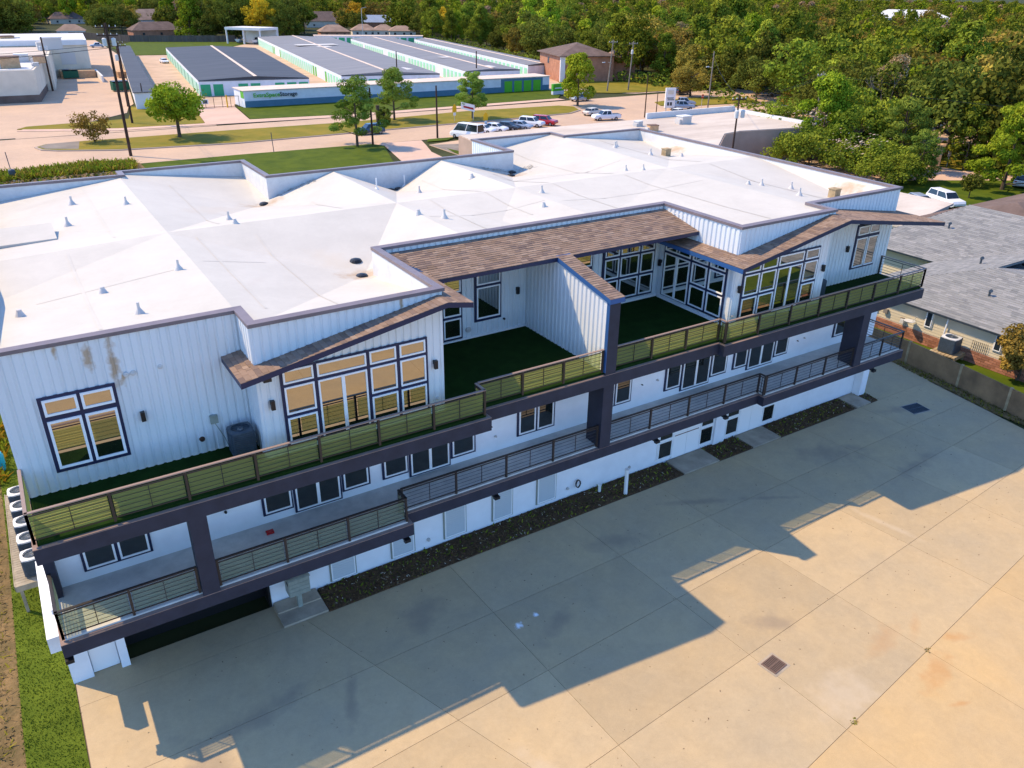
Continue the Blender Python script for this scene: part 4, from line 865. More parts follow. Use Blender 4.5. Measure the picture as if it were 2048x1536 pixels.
# ------------------------------------------------------------------ roads and verges behind the building
def poly(name, pts, z0, z1, m): return struct(name, MB().prism(pts, z0, z1), m)
poly('road', [(-120, 109.7), (27, 110.1), (45, 109.4), (60, 109.0), (150, 109.0), (150, 139.0), (53, 136.0), (-120, 137.5)], -.08, 0, 'road')
poly('commercial_lot', [(-120, 137.6), (3.4, 137.6), (3.4, 147), (14, 149.5), (21, 158), (22.5, 166), (24.0, 170), (40, 292), (44, 380), (-120, 380)], -.08, -.004, 'road')
poly('road_apron', [(2.9, 136.8), (31, 136.8), (31, 140.2), (17, 141.5), (3.3, 147.2)], -.08, -.006, 'road')
poly('storage_yard', [(24.1, 161), (40, 161.2), (108.6, 161.2), (108.6, 155), (122, 141), (150, 141), (150, 160), (158, 300), (120, 345), (84, 345), (54, 290), (44.5, 291)], -.085, -.008, 'storage_yard')
poly('parking_area', [(52.6, 60), (150, 60), (150, 108.9), (60, 108.9), (59.5, 106.6), (57.3, 106.2), (52.8, 105.0)], -.08, -.003, 'road')
poly('asphalt_lot', [(52.8, 90), (66, 90), (66, 101.8), (57.6, 103.4), (52.9, 104.8)], .0, .01, 'asphalt')
poly('driveway', [(42.4, 88), (49.2, 88), (50.6, 100), (52.3, 105), (53.5, 108.9), (46.0, 109.4), (46.9, 107.3)], -.07, .004, 'walk')
poly('sidewalk', [(3.5, 144.0), (16.7, 138.0), (28.6, 137.6), (53, 136.1), (101, 138.6), (101, 141.0), (53, 138.6), (37.3, 140.3), (28.6, 139.4), (16.9, 140.2), (4.5, 145.6)], .0, .06, 'walk')
poly('gate_driveway', [(29.9, 139.5), (37.3, 140.4), (39.4, 157.3), (40.3, 161.3), (28, 161.3), (32.4, 158.4)], -.05, .012, 'walk')
poly('back_lawn', [(-30, 46), (42.3, 46), (42.3, 88), (43.2, 96.5), (46.8, 107.2), (45.7, 109.3), (27, 109.9), (15, 109.6), (15, 100), (-30, 100)], -.06, .05, 'lawn')
poly('weedy_strip', [(-60, 98), (15, 100), (15, 110.2), (-60, 109.3)], -.05, .04, 'dirt')
clutter('tall_weeds', [(-14, 105.5), (14, 106.5), (14.6, 110.6), (10, 112.5), (3, 111), (-14, 109.5)], 6500, .75, ['leaf_bright', 'leaf_mid', 'leaf_olive'], .05, .16, z=0)
clutter('weed_litter', [(-14, 98), (15, 100), (15, 106), (-14, 105)], 1500, .3, ['dry_grass', 'leaf_mid', 'dirt', 'fence_post'], .05, .3, z=.03)
poly('right_lawn_patch', [(52.9, 97.5), (52.9, 94), (55, 94), (53.6, 101)], .0, .05, 'lawn')
poly('pole_verge', [(53.6, 107.2), (56.8, 107.0), (59.2, 108.9), (54.6, 109.0)], .0, .06, 'lawn')
MED = [(4.6, 127.6), (5.2, 125.2), (7.0, 123.6), (14.1, 120.4), (29.3, 118.4), (46.4, 119.2), (62.8, 120.2), (76.9, 120.6), (90, 121.6), (94.2, 124.2), (96.2, 128.5), (94.2, 131.4), (74.2, 132.6), (50.6, 129.8), (32.8, 130.3), (11.2, 130.1), (6.0, 129.6)]
poly('median_kerb', MED, -.05, .13, 'kerb'); poly('median_grass', offset(MED, .35), .0, .16, 'dry_grass')
poly('paved_median_tip', [(5.2, 127.4), (5.8, 125.5), (9.6, 123.4), (10.4, 129.8), (6.4, 129.3)], .1, .168, 'asphalt')
poly('left_verge', [(3.6, 145.8), (16.7, 140.3), (28.8, 139.5), (29.8, 139.6), (32.3, 158.2), (27, 160.9), (23.0, 166), (20.0, 150), (14, 149.2), (5, 148.2)], -.02, .07, 'dry_grass')
poly('storage_front_lawn', [(37.5, 140.5), (53, 138.7), (101, 141.1), (106, 147), (108.4, 154.9), (40.8, 154.9), (39.6, 157)], -.02, .07, 'lawn')
poly('storage_back_lawn', [(45, 292), (53, 291), (80, 318), (95, 342), (86, 352), (54, 362), (43, 330)], -.02, .06, 'lawn')
poly('corner_lawn', [(113.5, 146.8), (118, 143.6), (124, 142.2), (150, 140.5), (150, 170), (124, 175), (116, 160), (118, 151)], -.02, .08, 'dry_grass')
poly('right_island', [(112.5, 122.5), (117, 119.6), (135, 117.4), (140, 126), (126, 129.6), (115, 127)], -.02, .12, 'dry_grass')
poly('cul_de_sac', [(84, 62), (92, 52), (108, 42), (140, 36), (140, 48), (112, 50), (104, 56), (104, 63), (96, 70)], -.06, .01, 'walk')
poly('cul_de_sac_lawn', [(76, 40), (98, 38), (110, 46), (96, 54), (88, 58), (80, 56)], -.05, .03, 'lawn')
poly('roadside_grass', [(104, 56.5), (113, 50.5), (122, 52), (112, 66), (105, 63)], -.05, .02, 'dry_grass')

# flat roofed commercial building behind
CB = thing('flat_roof_shop_building', 'wide commercial building with a flat stained pale roof behind the white building', 'building', (75, 80, 0))
fp_ = [(46, 72), (70, 66), (79, 73.5), (82.6, 74.2), (94.5, 72), (96.2, 88.5), (80, 88.4), (76, 88.4), (48.5, 88.4)]
MB().prism(fp_, 0, 3.9).build('wall', 'shop_wall', CB); MB().prism(offset(fp_, .15), 3.91, 4.0).build('roof', 'flat_roof', CB)
for a, b, h_ in (((78.6, 88.3), (96.1, 88.4), .75), ((96.1, 88.4), (94.6, 72.1), .45)):
    a, b = Vector(a), Vector(b); u = (b - a).normalized(); nn = Vector((-u.y, u.x)) * .15
    MB().prism([tuple(a - nn), tuple(b - nn), tuple(b + nn), tuple(a + nn)], 4.0, 4.0 + h_).build('parapet', 'offwhite_wall', CB)
def rooftop_unit(x, y, z, s, label, m='galv', par=None):
    t = thing('rooftop_unit', label, 'rooftop unit', (x, y, z), random.uniform(-.3, .3), 'units on the flat roof')
    MB().box(-s, s, -s * .8, s * .8, 0, s * 1.2).build('cabinet', m, t, world=False); MB().box(-s * 1.08, s * 1.08, -s * .88, s * .88, s * 1.2, s * 1.32).build('lid', 'offwhite_wall' if m == 'galv' else 'grate_rust', t, world=False); MB().box(-s * 1.5, -s * 1.01, -s * .6, s * .6, 0, s * .8).build('duct', 'galv', t, world=False)
def at(u, v, z):   # ground position seen by the survey camera
    d = Vector(((u - 1024) / 1584.4, (v - 768) / 1584.4, 1)); w = rt * d.x + dn * d.y + fw * d.z; k = (z - 20) / w.z; return Vector((w.x * k, w.y * k, z))
p = at(1367, 247, 4); rooftop_unit(p.x, p.y, 4, .8, 'grey boxy unit in the middle of the flat stained roof')
p = at(1305, 262, 4); rooftop_unit(p.x, p.y, 4, .6, 'rusty topped unit near the white parapet corner', 'sand_stone')
p = at(1276, 252, 4); rooftop_unit(p.x, p.y, 4, .5, 'pale round hooded unit left of the rusty unit')

# ------------------------------------------------------------------ storage compound
def as_mesh(o):
    bpy.context.view_layer.update(); dg = bpy.context.evaluated_depsgraph_get(); me = D.meshes.new_from_object(o.evaluated_get(dg), depsgraph=dg)
    q = D.objects.new(o.name + '_', me); COL.objects.link(q); q.parent = o.parent; q.location = o.location; q.rotation_euler = o.rotation_euler; q.scale = o.scale; nm = o.name; D.objects.remove(o); q.name = nm
def storage(name, label, base, h, roofm, rz=None, ridge=None, doors=(), doorcol='door_mint', wall='storage_white', seams=0, patches=()):
    c = sum((Vector(p) for p in base), Vector((0, 0))) / 4
    t = thing(name, label, 'storage building', (c.x, c.y, 0), group='storage buildings')
    MB().prism(base, -.02, h - .12).build('wall', wall, t)
    if ridge:
        rz_ = h + rz; b = [(*p, h - .1) for p in base]; bt = [(*p, h) for p in base]; r0, r1 = (*ridge[0], rz_), (*ridge[1], rz_); mb = MB()
        mb.face([bt[0], r0, r1, bt[3]]); mb.face([r0, bt[1], bt[2], r1]); mb.face([b[0], b[1], bt[1], r0, bt[0]]); mb.face([b[2], b[3], bt[3], r1, bt[2]]); mb.face([b[1], b[2], bt[2], bt[1]]); mb.face([b[3], b[0], bt[0], bt[3]])
        mb.build('roof', roofm, t)
        MB().hexa([(r0[0] - .35, r0[1], rz_ + .01), (r0[0] + .35, r0[1], rz_ + .01), (r1[0] + .35, r1[1], rz_ + .01), (r1[0] - .35, r1[1], rz_ + .01), (r0[0] - .3, r0[1], rz_ + .06), (r0[0] + .3, r0[1], rz_ + .06), (r1[0] + .3, r1[1], rz_ + .06), (r1[0] - .3, r1[1], rz_ + .06)]).build('ridge_cap', 'cream_roof', t)
        MB().hexa([(base[0][0], base[0][1] - .08, h - .22), (base[1][0], base[1][1] - .08, h - .22), (base[1][0], base[1][1] - .01, h - .22), (base[0][0], base[0][1] - .01, h - .22), (base[0][0], base[0][1] - .08, h + .02), (base[1][0], base[1][1] - .08, h + .02), (base[1][0], base[1][1] - .01, h + .02), (base[0][0], base[0][1] - .01, h + .02)]).build('gutter', 'dark_metal', t)
    else: MB().prism(offset(base, -.2), h - .11, h).build('roof', roofm, t)
    for (a, b, n0, w, col, zt) in doors:       # a->b wall edge, outward = right of direction
        a, b = Vector(a), Vector(b); L_ = (b - a).length; u = (b - a) / L_; nn = Vector((u.y, -u.x))
        for k in range(n0):
            s = (k + .5) * L_ / n0; p_, q = a + u * (s - w / 2), a + u * (s + w / 2)
            cc = col[k % len(col)]
            if cc is None: continue
            mb = MB(); mb.hexa([(*(p_ + nn * .03), 0), (*(q + nn * .03), 0), (*(q - nn * .02), 0), (*(p_ - nn * .02), 0), (*(p_ + nn * .03), zt), (*(q + nn * .03), zt), (*(q - nn * .02), zt), (*(p_ - nn * .02), zt)]); mb.build('roller_door', cc, t)
    for (x0, y0, x1, y1, zz) in patches: MB().prism([(x0, y0), (x1, y0), (x1, y1), (x0, y1)], zz, zz + .02).build('roof_patch', 'patch', t)
    return t
mint = ['door_mint', 'door_mint', 'door_mint', 'door_mint', 'door_lime', 'door_mint', 'door_mint']
b1 = [(37.6, 176.2), (59.2, 172.6), (75.4, 267), (51.2, 277.5)]
storage('storage_building', 'storage building with two dark roof slopes and green roller doors nearest the gate', b1, 3.0, 'charcoal_roof', .55, [(48.6, 174.3), (63.6, 272.5)], [((37.6, 176.2), (59.2, 172.6), 9, 1.9, ['door_green', 'door_green', None, 'door_green', 'door_green', None, 'door_green', 'door_green', 'door_green'], 2.2), ((51.2, 277.5), (37.6, 176.2), 30, 2.0, ['door_mint', 'door_green', 'door_mint'], 2.2)])
b2 = [(67.2, 174.8), (88.5, 169.6), (118.3, 313), (93.5, 326)]
storage('storage_building', 'widest storage building with a grey roof, pale seams and white patches', b2, 3.0, 'grey_roof', .6, [(77.2, 172.4), (105, 320)], [((93.5, 326), (67.2, 174.8), 46, 2.0, ['door_mint'] * 12 + ['door_lime', 'door_lime', None, None, None, 'door_lime'] + ['door_mint'] * 5, 2.2), ((67.2, 174.8), (88.5, 169.6), 8, 2.0, [None, 'door_green', 'door_green', None, None, None, 'door_green', None], 2.1)],
        patches=[(83.2, 178.5, 86.5, 184, 3.55 - .28), (88, 263, 101, 268, 3.62), (92, 255, 96, 259, 3.55)])
b3 = [(96.9, 172.5), (110.9, 171.0), (140.3, 306), (122.3, 305.5)]
storage('storage_building', 'storage building with a plain grey roof and a long run of mint doors', b3, 3.0, 'grey_roof', .4, [(103.9, 171.8), (131.5, 305.7)], [((122.3, 305.5), (96.9, 172.5), 44, 2.0, ['door_mint'] * 7 + [None] + ['door_mint'] * 9 + [None, None], 2.2), ((96.9, 172.5), (110.9, 171.0), 8, 1.3, ['door_green'], 1.9)], patches=[(105.5, 176, 107.5, 180, 3.34), (108, 205, 111, 208, 3.4)])
b4 = [(119.5, 180.5), (128.5, 181.5), (152, 296), (143.5, 295)]
storage('storage_building', 'narrow storage building with mint doors closest to the wood', b4, 3.0, 'grey_roof', .3, [(124, 181), (148, 295.5)], [((143.5, 295), (119.5, 180.5), 36, 2.1, ['door_mint'], 2.2)])
b5 = [(40.7, 155.1), (108.4, 155.0), (108.4, 161.0), (40.6, 161.5)]
FS = storage('storage_building', 'long low storage building along the road with sign letters on its pale wall', b5, 3.0, 'cream_roof', doors=[((96.3, 154.95), (106.3, 154.95), 4, 1.95, ['door_lime'], 2.3)])
MB().box(40.72, 95.7, 154.97, 155.05, 0, 1.15).build('wainscot', 'storage_blue', FS); MB().box(95.7, 108.38, 154.965, 155.04, 0, 2.85).build('wainscot', 'storage_blue', FS) if False else MB().box(95.7, 106.6, 154.97, 155.05, 0, 2.75).build('wainscot', 'storage_blue', FS)
MB().box(106.6, 108.38, 154.97, 155.05, 0, 1.15).build('wainscot', 'storage_blue', FS)
mb = MB(); mb.box(40.62, 40.69, 155.3, 157.2, 1.6, 2.8); mb.build('lime_panel', 'door_lime', FS)
for txt, m_, x, w in (('ExtraSpace', 'door_lime', 42.3, 4.9), ('Storage', 'letters', 47.25, 3.3)):
    cu = D.curves.new('sign_letters', 'FONT'); cu.body = txt; cu.size = 1.05; cu.extrude = .04; cu.offset = .012
    cu.materials.append(M[m_]); o = D.objects.new('sign_letters', cu); COL.objects.link(o); o.parent = FS; o.rotation_euler = (R(90), 0, 0); o.location = Vector((x, 154.9, 1.75)) - wloc(FS)
    bpy.context.view_layer.update(); o.scale = (w / o.dimensions.x, 1, 1); as_mesh(o)
b0 = [(23.2, 161.4), (26.6, 161.2), (43.1, 291), (40.3, 294)]
storage('storage_building', 'long thin storage row with a dark roof beside the commercial lot', b0, 2.9, 'charcoal_roof', wall='offwhite_wall')
b6 = [(116.5, 329), (156, 313), (158.5, 318), (118.5, 335)]
storage('storage_building', 'storage row with green doors closing the far end of the yard', b6, 3.0, 'cream_roof', doors=[((116.5, 329), (156, 313), 14, 2.3, ['door_green'], 2.3)])
cp = thing('carport', 'white metal carport with two open bays at the back of the yard', 'carport', (92, 335, 0))
MB().prism([(85.4, 341), (95.2, 328), (104, 334), (94.2, 347)], 5.0, 5.9).build('roof', 'offwhite_wall', cp)
for p in ((85.9, 341), (90.6, 334.8), (95.2, 328.8), (103.4, 334), (94.2, 346.2)): MB().box(p[0] - .25, p[0] + .25, p[1] - .25, p[1] + .25, 0, 5).build('post', 'offwhite_wall', cp)
MB().prism([(94.2, 347), (94.0, 346.6), (103.8, 333.6), (104, 334)], 0, 5).build('back_wall', 'offwhite_wall', cp)
for i, (x, y, lab) in enumerate(((90.5, 340.6, 'white boat under the left bay of the carport'), (95.4, 334.4, 'white boat under the right bay of the carport'))):
    bt = thing('boat', lab, 'boat', (x, y, 0), math.atan2(7, 5) + math.pi, 'boats in the carport'); mb = MB()
    mb.hexa([(-2.6, -.5, .7), (2.2, -.5, .7), (2.2, .5, .7), (-2.6, .5, .7), (-3.2, -1.1, 1.7), (2.6, -1.0, 1.6), (2.6, 1.0, 1.6), (-3.2, 1.1, 1.7)]); mb.build('hull', 'white_paint', bt, world=False)
    MB().hexa([(-1, -.7, 1.7), (.6, -.7, 1.7), (.6, .7, 1.7), (-1, .7, 1.7), (-.8, -.6, 2.4), (.0, -.6, 2.4), (.0, .6, 2.4), (-.8, .6, 2.4)]).build('windscreen', 'car_glass', bt, world=False); MB().box(-1.8, 1.8, -.6, .6, .3, .69).build('trailer', 'dark_metal', bt, world=False)
# gate
gt = thing('sliding_gate', 'black framed wire sliding gate across the storage driveway', 'gate', (35.5, 157.6, 0))
for z in (.15, 1.9): MB().tube((28.5, 158.6, z), (40.2, 157.2, z), .05, n=5).build('rail', 'black', gt)
for k in range(9): x = 28.5 + k * 11.7 / 8; MB().tube((x, 158.6 - k * .175, 0), (x, 158.6 - k * .175, 1.95), .045, n=5).build('bar', 'black', gt)
MB().box(33.1, 34.9, 157.85, 157.9, .7, 1.5).build('gate_sign', 'white_paint', gt); MB().box(33.9, 34.7, 157.8, 157.845, .8, 1.4).build('sign_face', 'dark_metal', gt); MB().box(33.2, 33.65, 157.8, 157.845, .8, 1.1).build('sign_face', 'letters', gt)
MB().box(37.9, 38.1, 157.0, 157.2, 0, 2.2).build('post', 'yellow', gt)
BRK = thing('brick_office', 'two storey orange brick office with a brown hip roof', 'building', (129, 174, 0))
bb = [(120.3, 167.2), (133.5, 163.5), (140, 180), (126.2, 185)]
MB().prism(bb, 0, 5.9).build('wall', 'brick_wall', BRK); plain_roof(BRK, offset(bb, -.7), [(128.3, 172), (132.0, 177)], 5.95, 8.3, 'brown_roof')
MB().prism([(120.1, 167.2), (121.2, 166.8), (121.4, 167.5), (120.4, 167.9)], 0, 5.94).build('quoins', 'offwhite_wall', BRK)
for (x, y, z) in ((123.6, 177.6, 3.6), (121.9, 171.9, 3.6), (123.0, 175.5, .9)):
    mb = MB(); mb.hexa([(x - .12, y - .6, z), (x + .1, y - .67, z), (x + .5, y + .6, z), (x + .3, y + .66, z), (x - .12, y - .6, z + 1.4), (x + .1, y - .67, z + 1.4), (x + .5, y + .6, z + 1.4), (x + .3, y + .66, z + 1.4)]); mb.build('window', 'house_glass', BRK)
MB().prism([(134.5, 165), (140, 163), (142, 169), (137, 171)], 0, 5.5).build('wing', 'brick_wall', BRK); plain_roof(BRK, [(134, 164.5), (140.6, 162.4), (142.8, 169.6), (137, 171.6)], [(136.5, 167), (139.8, 166)], 5.51, 7.2, 'tan_roof')
# commercial block on the left
LC = thing('left_shop_building', 'large off white commercial building with loading bay on the far left', 'building', (0, 200, 0))
MB().prism([(-40, 180.8), (9.5, 180.2), (12.4, 200), (-40, 202)], 1.3, 5.6).build('wall', 'cream', LC); MB().prism([(-40, 180.7), (9.55, 180.1), (12.4, 200), (-40, 202)], 0, 1.3).build('base_course', 'brown_roof', LC)
MB().prism([(-40, 181.6), (9.0, 181.1), (12.0, 200), (-40, 202)], 5.0, 5.25).build('roof', 'patch', LC) if False else MB().prism([(-39.8, 181.5), (9.1, 180.9), (12.1, 200), (-39.8, 202)], 5.61, 5.7).build('roof', 'patch', LC)
MB().prism([(-40, 200.1), (13.8, 200.1), (16.8, 229.9), (-40, 229.9)], 0, 6.6).build('wall', 'cream', LC); MB().prism([(-40, 202), (13.4, 202), (16.4, 229.8), (-40, 229.8)], 6.61, 6.68).build('roof', 'flat_roof', LC)
MB().prism([(-40, 230), (24.6, 230), (27.6, 262), (-40, 262)], 0, 6.9).build('wall', 'cream', LC); MB().prism([(-40, 230.5), (24.6, 229.5), (27.6, 262), (-40, 262)], 6.91, 8.0).build('parapet', 'offwhite_wall', LC); MB().prism([(-40, 231.0), (24.1, 230.4), (27.1, 261.5), (-40, 261.5)], 8.01, 8.05).build('roof', 'patch', LC)
MB().box(18.4, 21.6, 229.93, 229.99, 2.6, 5.2).build('loading_door', 'galv', LC); MB().prism([(17.2, 224), (24.6, 224), (24.9, 229.9), (17.4, 229.9)], 0, 1.6).build('loading_dock', 'sand_stone', LC)
MB().prism([(24.3, 212), (24.7, 212), (25.5, 229.9), (25.1, 229.9)], 0, 1.4).build('ramp_wall', 'offwhite_wall', LC)
for i, (u, v, s, lab) in enumerate(((105, 95, 2.0, 'large box unit on the left shop roof beside the parapet'), (20, 132, 1.6, 'bulky rusty rooftop unit at the left edge'), (45, 120, 1.2, 'tan rooftop cylinder behind the rusty unit'), (15, 85, 1.5, 'white rooftop box far back on the left shop roof'), (30, 84, 1.2, 'grey rooftop box beside the white one on the left shop roof'), (80, 122, 1.0, 'pale rooftop duct near the left shop roof edge'), (72, 128, .5, 'small white vent on the left shop roof edge'))):
    z = 6.7 if v < 118 else 5.7; p = at(u, v + 4, z); rooftop_unit(p.x, p.y, z, s, lab, 'galv' if i % 2 == 0 else 'sand_stone')
t = thing('pallet_stack', 'stack of yellowish pallets beside the loading dock ramp', 'pallets', (30, 222, 0))
for k in range(5): MB().box(29 - k * .03, 31.4, 220, 224.5, k * .3, k * .3 + .2).build('pallet', 'sand_stone', t)
def dumpster(x, y, rz, label, w=3.2, d=2.2, h=1.7):
    t = thing('dumpster', label, 'dumpster', (x, y, 0), rz, 'green dumpsters'); mb = MB()
    mb.hexa([(-w / 2, -d / 2 + .2, .2), (w / 2, -d / 2 + .2, .2), (w / 2, d / 2, .2), (-w / 2, d / 2, .2), (-w / 2, -d / 2, h), (w / 2, -d / 2, h), (w / 2, d / 2, h + .25), (-w / 2, d / 2, h + .25)]); mb.build('bin', 'dumpster', t, world=False)
    MB().box(-w / 2 + .05, -.05, -d / 2, d / 2, h + .26, h + .32).build('lid', 'dark_metal', t, world=False); MB().box(.05, w / 2 - .05, -d / 2, d / 2, h + .26, h + .32).build('lid', 'dark_metal', t, world=False)
p = at(242, 182, 0); dumpster(p.x, p.y, .1, 'green dumpster beside the thin storage row')
p = at(143, 157, 0); dumpster(p.x, p.y, 0, 'green dumpster in the shade of the loading bay')
fn = thing('board_fence', 'long weathered grey board fence behind the storage lawn', 'fence', (50, 365, 0))
fpts = [(20, 392), (41.3, 391), (54.5, 364), (70, 357), (84, 352), (92, 352)]
for a, b in zip(fpts[:-1], fpts[1:]):
    a, b = Vector(a), Vector(b); k = int((b - a).length / 2.4)
    for i in range(k):
        p_, q = a.lerp(b, i / k), a.lerp(b, (i + .97) / k); u = (q - p_).normalized(); nn = Vector((-u.y, u.x)) * .05
        MB().prism([tuple(p_ - nn), tuple(q - nn), tuple(q + nn), tuple(p_ + nn)], 0, 2.4 + random.uniform(-.08, .08)).build('fence_panel', 'old_fence', fn)
def house(u, v, w, d, h, rh, rz, roofm, wallm, label, z=0, loc=None):
    p = at(u, v, 0) if loc is None else Vector(loc); t = thing('house', label, 'house', (p.x, p.y, z), rz, 'houses beyond the storage yard', scale=.8)
    MB().box(-w / 2, w / 2, -d / 2, d / 2, 0, h).build('wall', wallm, t, world=False)
    b = [(-w / 2 - .6, -d / 2 - .6), (w / 2 + .6, -d / 2 - .6), (w / 2 + .6, d / 2 + .6), (-w / 2 - .6, d / 2 + .6)]; wd = MB()
    ze, zr = h + .01, h + rh; r = [(-w / 2 + d * .4, 0), (w / 2 - d * .4, 0)]; bb_ = [(*q, ze) for q in b]; r0, r1 = (*r[0], zr), (*r[1], zr)
    wd.face([bb_[0], bb_[1], r1, r0]); wd.face([bb_[1], bb_[2], r1]); wd.face([bb_[2], bb_[3], r0, r1]); wd.face([bb_[3], bb_[0], r0]); wd.build('roof', roofm, t, world=False)
    for s in (-.3, .05, .32): MB().box(w * s - .6, w * s + .6, -d / 2 - .04, -d / 2 + .02, .9, 2.1).build('window', 'house_glass', t, world=False)
    return t
house(145, 74, 13, 10, 3.2, 3.0, -.15, 'tan_roof', 'offwhite_wall', 'house with tan roof and pale wall left of the yellow bush')
house(133, 47, 22, 13, 3.2, 4.2, .1, 'brown_roof', 'cream', 'brown roofed house among dark trees at the upper left')
house(313, 72, 26, 14, 3.2, 4.0, .05, 'brown_roof', 'brick_wall', 'long brown roofed brick house behind the board fence')
house(296, 50, 30, 18, 3.6, 6.5, .25, 'tan_roof', 'offwhite_wall', 'large pinkish roofed house with white gable behind the brown one')
house(80, 12, 40, 22, 4, 8, 0, 'tan_roof', 'cream', 'distant pink roofed house at the top left')
house(648, 54, 26, 16, 4, 6, -.2, 'brown_roof', 'cream', 'purple brown roofed house between the dark trees')
house(668, 74, 16, 12, 3, 3.4, -.2, 'tan_roof', 'brick_wall', 'tan roofed house just behind the widest storage roof')
house(752, 55, 30, 16, 3.6, 4.5, -.35, 'metal_roof', 'brick_wall', 'house with a blue grey metal roof')
house(728, 71, 14, 12, 3, 3.2, -.3, 'tan_roof', 'cream', 'orange tan hip roofed house left of the metal roof house')
house(768, 71, 13, 12, 3, 3.0, -.3, 'tan_roof', 'cream', 'small orange tan roof in front of the metal roof house')
house(803, 72, 15, 12, 3, 2.6, -.3, 'tan_roof', 'cream', 'orange tan roof above the end of the far storage row')
house(1762, 62, 60, 34, 9, 6, -.9, 'patch', 'offwhite_wall', 'huge pale grey roof rising out of the wood', loc=(520, 340, 4))

# ------------------------------------------------------------------ vehicles
def car(kind, paint, label, u=None, v=None, rz=0, loc=None, dz=0):
    p = at(u, v, 0) if loc is None else Vector(loc)
    t = thing({'van': 'van', 'pickup': 'pickup_truck'}.get(kind, 'parked_car'), label, {'van': 'van', 'pickup': 'pickup truck'}.get(kind, 'car'), (p.x, p.y, dz), rz, scale=.9)
    S_ = {'sedan': (4.7, 1.84, .62, .92, 1.42, [(-2.35, .55, .78), (-2.2, .32, .9), (-1.2, .30, .98), (1.35, .30, .95), (2.15, .34, .80), (2.35, .45, .62)], (-1.75, -1.15, .55, 1.25)),
          'suv': (4.8, 1.92, .62, 1.05, 1.72, [(-2.4, .5, 1.0), (-2.3, .34, 1.08), (-1.2, .32, 1.1), (1.2, .32, 1.06), (2.2, .36, .96), (2.4, .5, .72)], (-2.3, -2.05, .55, 1.2)),
          'van': (6.0, 2.05, .6, 1.3, 2.5, [(-3.0, .45, 1.3), (-2.9, .34, 1.35), (-1.2, .32, 1.35), (1.6, .32, 1.3), (2.7, .36, 1.1), (3.0, .5, .8)], (-2.95, -2.85, 1.35, 2.3)),
          'pickup': (5.6, 1.98, .6, 1.08, 1.82, [(-2.8, .55, 1.08), (-2.7, .4, 1.12), (-1.2, .38, 1.12), (1.4, .38, 1.12), (2.6, .42, 1.0), (2.8, .5, .75)], (-.9, -.7, .8, 1.45))}[kind]
    Lc, Wc, _, belt, top, prof, cab = S_; w = Wc / 2; body = MB(); rings = []
    for x, zl0, zh in prof:
        e = .12 if abs(x) > Lc / 2 - .1 else 0
        rings.append([(x, -w + e, zl0), (x, -w + e - .0, (zl0 + zh) / 2 + .05), (x, -w + .10 + e, zh), (x, w - .10 - e, zh), (x, w - e, (zl0 + zh) / 2 + .05), (x, w - e, zl0)])
    for a, b in zip(rings[:-1], rings[1:]):
        for i in range(6): j = (i + 1) % 6; body.face([a[i], b[i], b[j], a[j]])
    body.face(rings[0]); body.face(rings[-1][::-1])
    bo = body.build('body', paint, t, world=False, smooth=False)
    x0, x1, x2, x3 = cab; wb, wt = w - .12, w - .30; zt = top; zb = belt - .04
    g = MB(); g.hexa([(x0, -wb, zb), (x3, -wb, zb), (x3, wb, zb), (x0, wb, zb), (x1, -wt, zt - .05), (x2, -wt, zt - .05), (x2, wt, zt - .05), (x1, wt, zt - .05)]); g.build('windows', 'car_glass', t, world=False)
    MB().hexa([(x1 - .05, -wt - .02, zt - .06), (x2 + .05, -wt - .02, zt - .06), (x2 + .05, wt + .02, zt - .06), (x1 - .05, wt + .02, zt - .06), (x1 + .05, -wt + .08, zt), (x2 - .05, -wt + .08, zt), (x2 - .05, wt - .08, zt), (x1 + .05, wt - .08, zt)]).build('roof', paint, t, world=False)
    pl = MB()
    for sgn in (-1, 1):
        for (xa, xb, xta, xtb) in ((x0, x0 + .12, x1, x1 + .12), (x3 - .12, x3, x2 - .12, x2), ((x0 + x3) / 2 - .05, (x0 + x3) / 2 + .05, (x1 + x2) / 2 - .05, (x1 + x2) / 2 + .05)) + (((x0 + .15, x0 + 1.6, x1 + .15, x1 + 1.6),) if False else ()):
            pl.hexa([(xa, sgn * wb, zb), (xb, sgn * wb, zb), (xb, sgn * (wb + .012), zb), (xa, sgn * (wb + .012), zb), (xta, sgn * wt, zt - .05), (xtb, sgn * wt, zt - .05), (xtb, sgn * (wt + .012), zt - .05), (xta, sgn * (wt + .012), zt - .05)])
    pl.build('pillars', paint, t, world=False)
    if kind == 'pickup': MB().box(-2.68, -1.05, -w + .22, w - .22, 1.0, 1.13).build('bed', 'dark_metal', t, world=False)
    for x in (-Lc * .30, Lc * .31):
        for sgn in (-1, 1):
            wh = MB().tube((x, sgn * (w - .22), .34), (x, sgn * (w + .005), .34), .34, n=14).build('wheel', 'tyre', t, world=False)
            MB().tube((x, sgn * (w + .006), .34), (x, sgn * (w + .018), .34), .20, n=10).build('rim', 'rim', wh, world=False)
    for sgn in (-1, 1):
        MB().box(Lc / 2 - .12, Lc / 2 - .02, sgn * (w - .3) - .17, sgn * (w - .3) + .17, prof[-1][2] - .12, prof[-1][2] + .02).build('headlight', 'light_plastic', t, world=False)
        MB().box(-Lc / 2 - .01, -Lc / 2 + .12, sgn * (w - .26) - .12, sgn * (w - .26) + .12, prof[0][2] - .2, prof[0][2] - .02).build('tail_light', 'lamp_red', t, world=False)
    return t
car('suv', 'blue_paint', 'dark blue car driving on the near road behind the pine', 741, 268, math.pi)
car('van', 'white_paint', 'white passenger van parked beside the asphalt lot', 934, 277, 1.95)
car('suv', 'red_paint', 'red car half hidden behind the white parapet of the building', 938, 303, 1.2)
car('sedan', 'white_paint', 'white car with green lettering stopped inside the storage yard', 329, 126, -1.5)
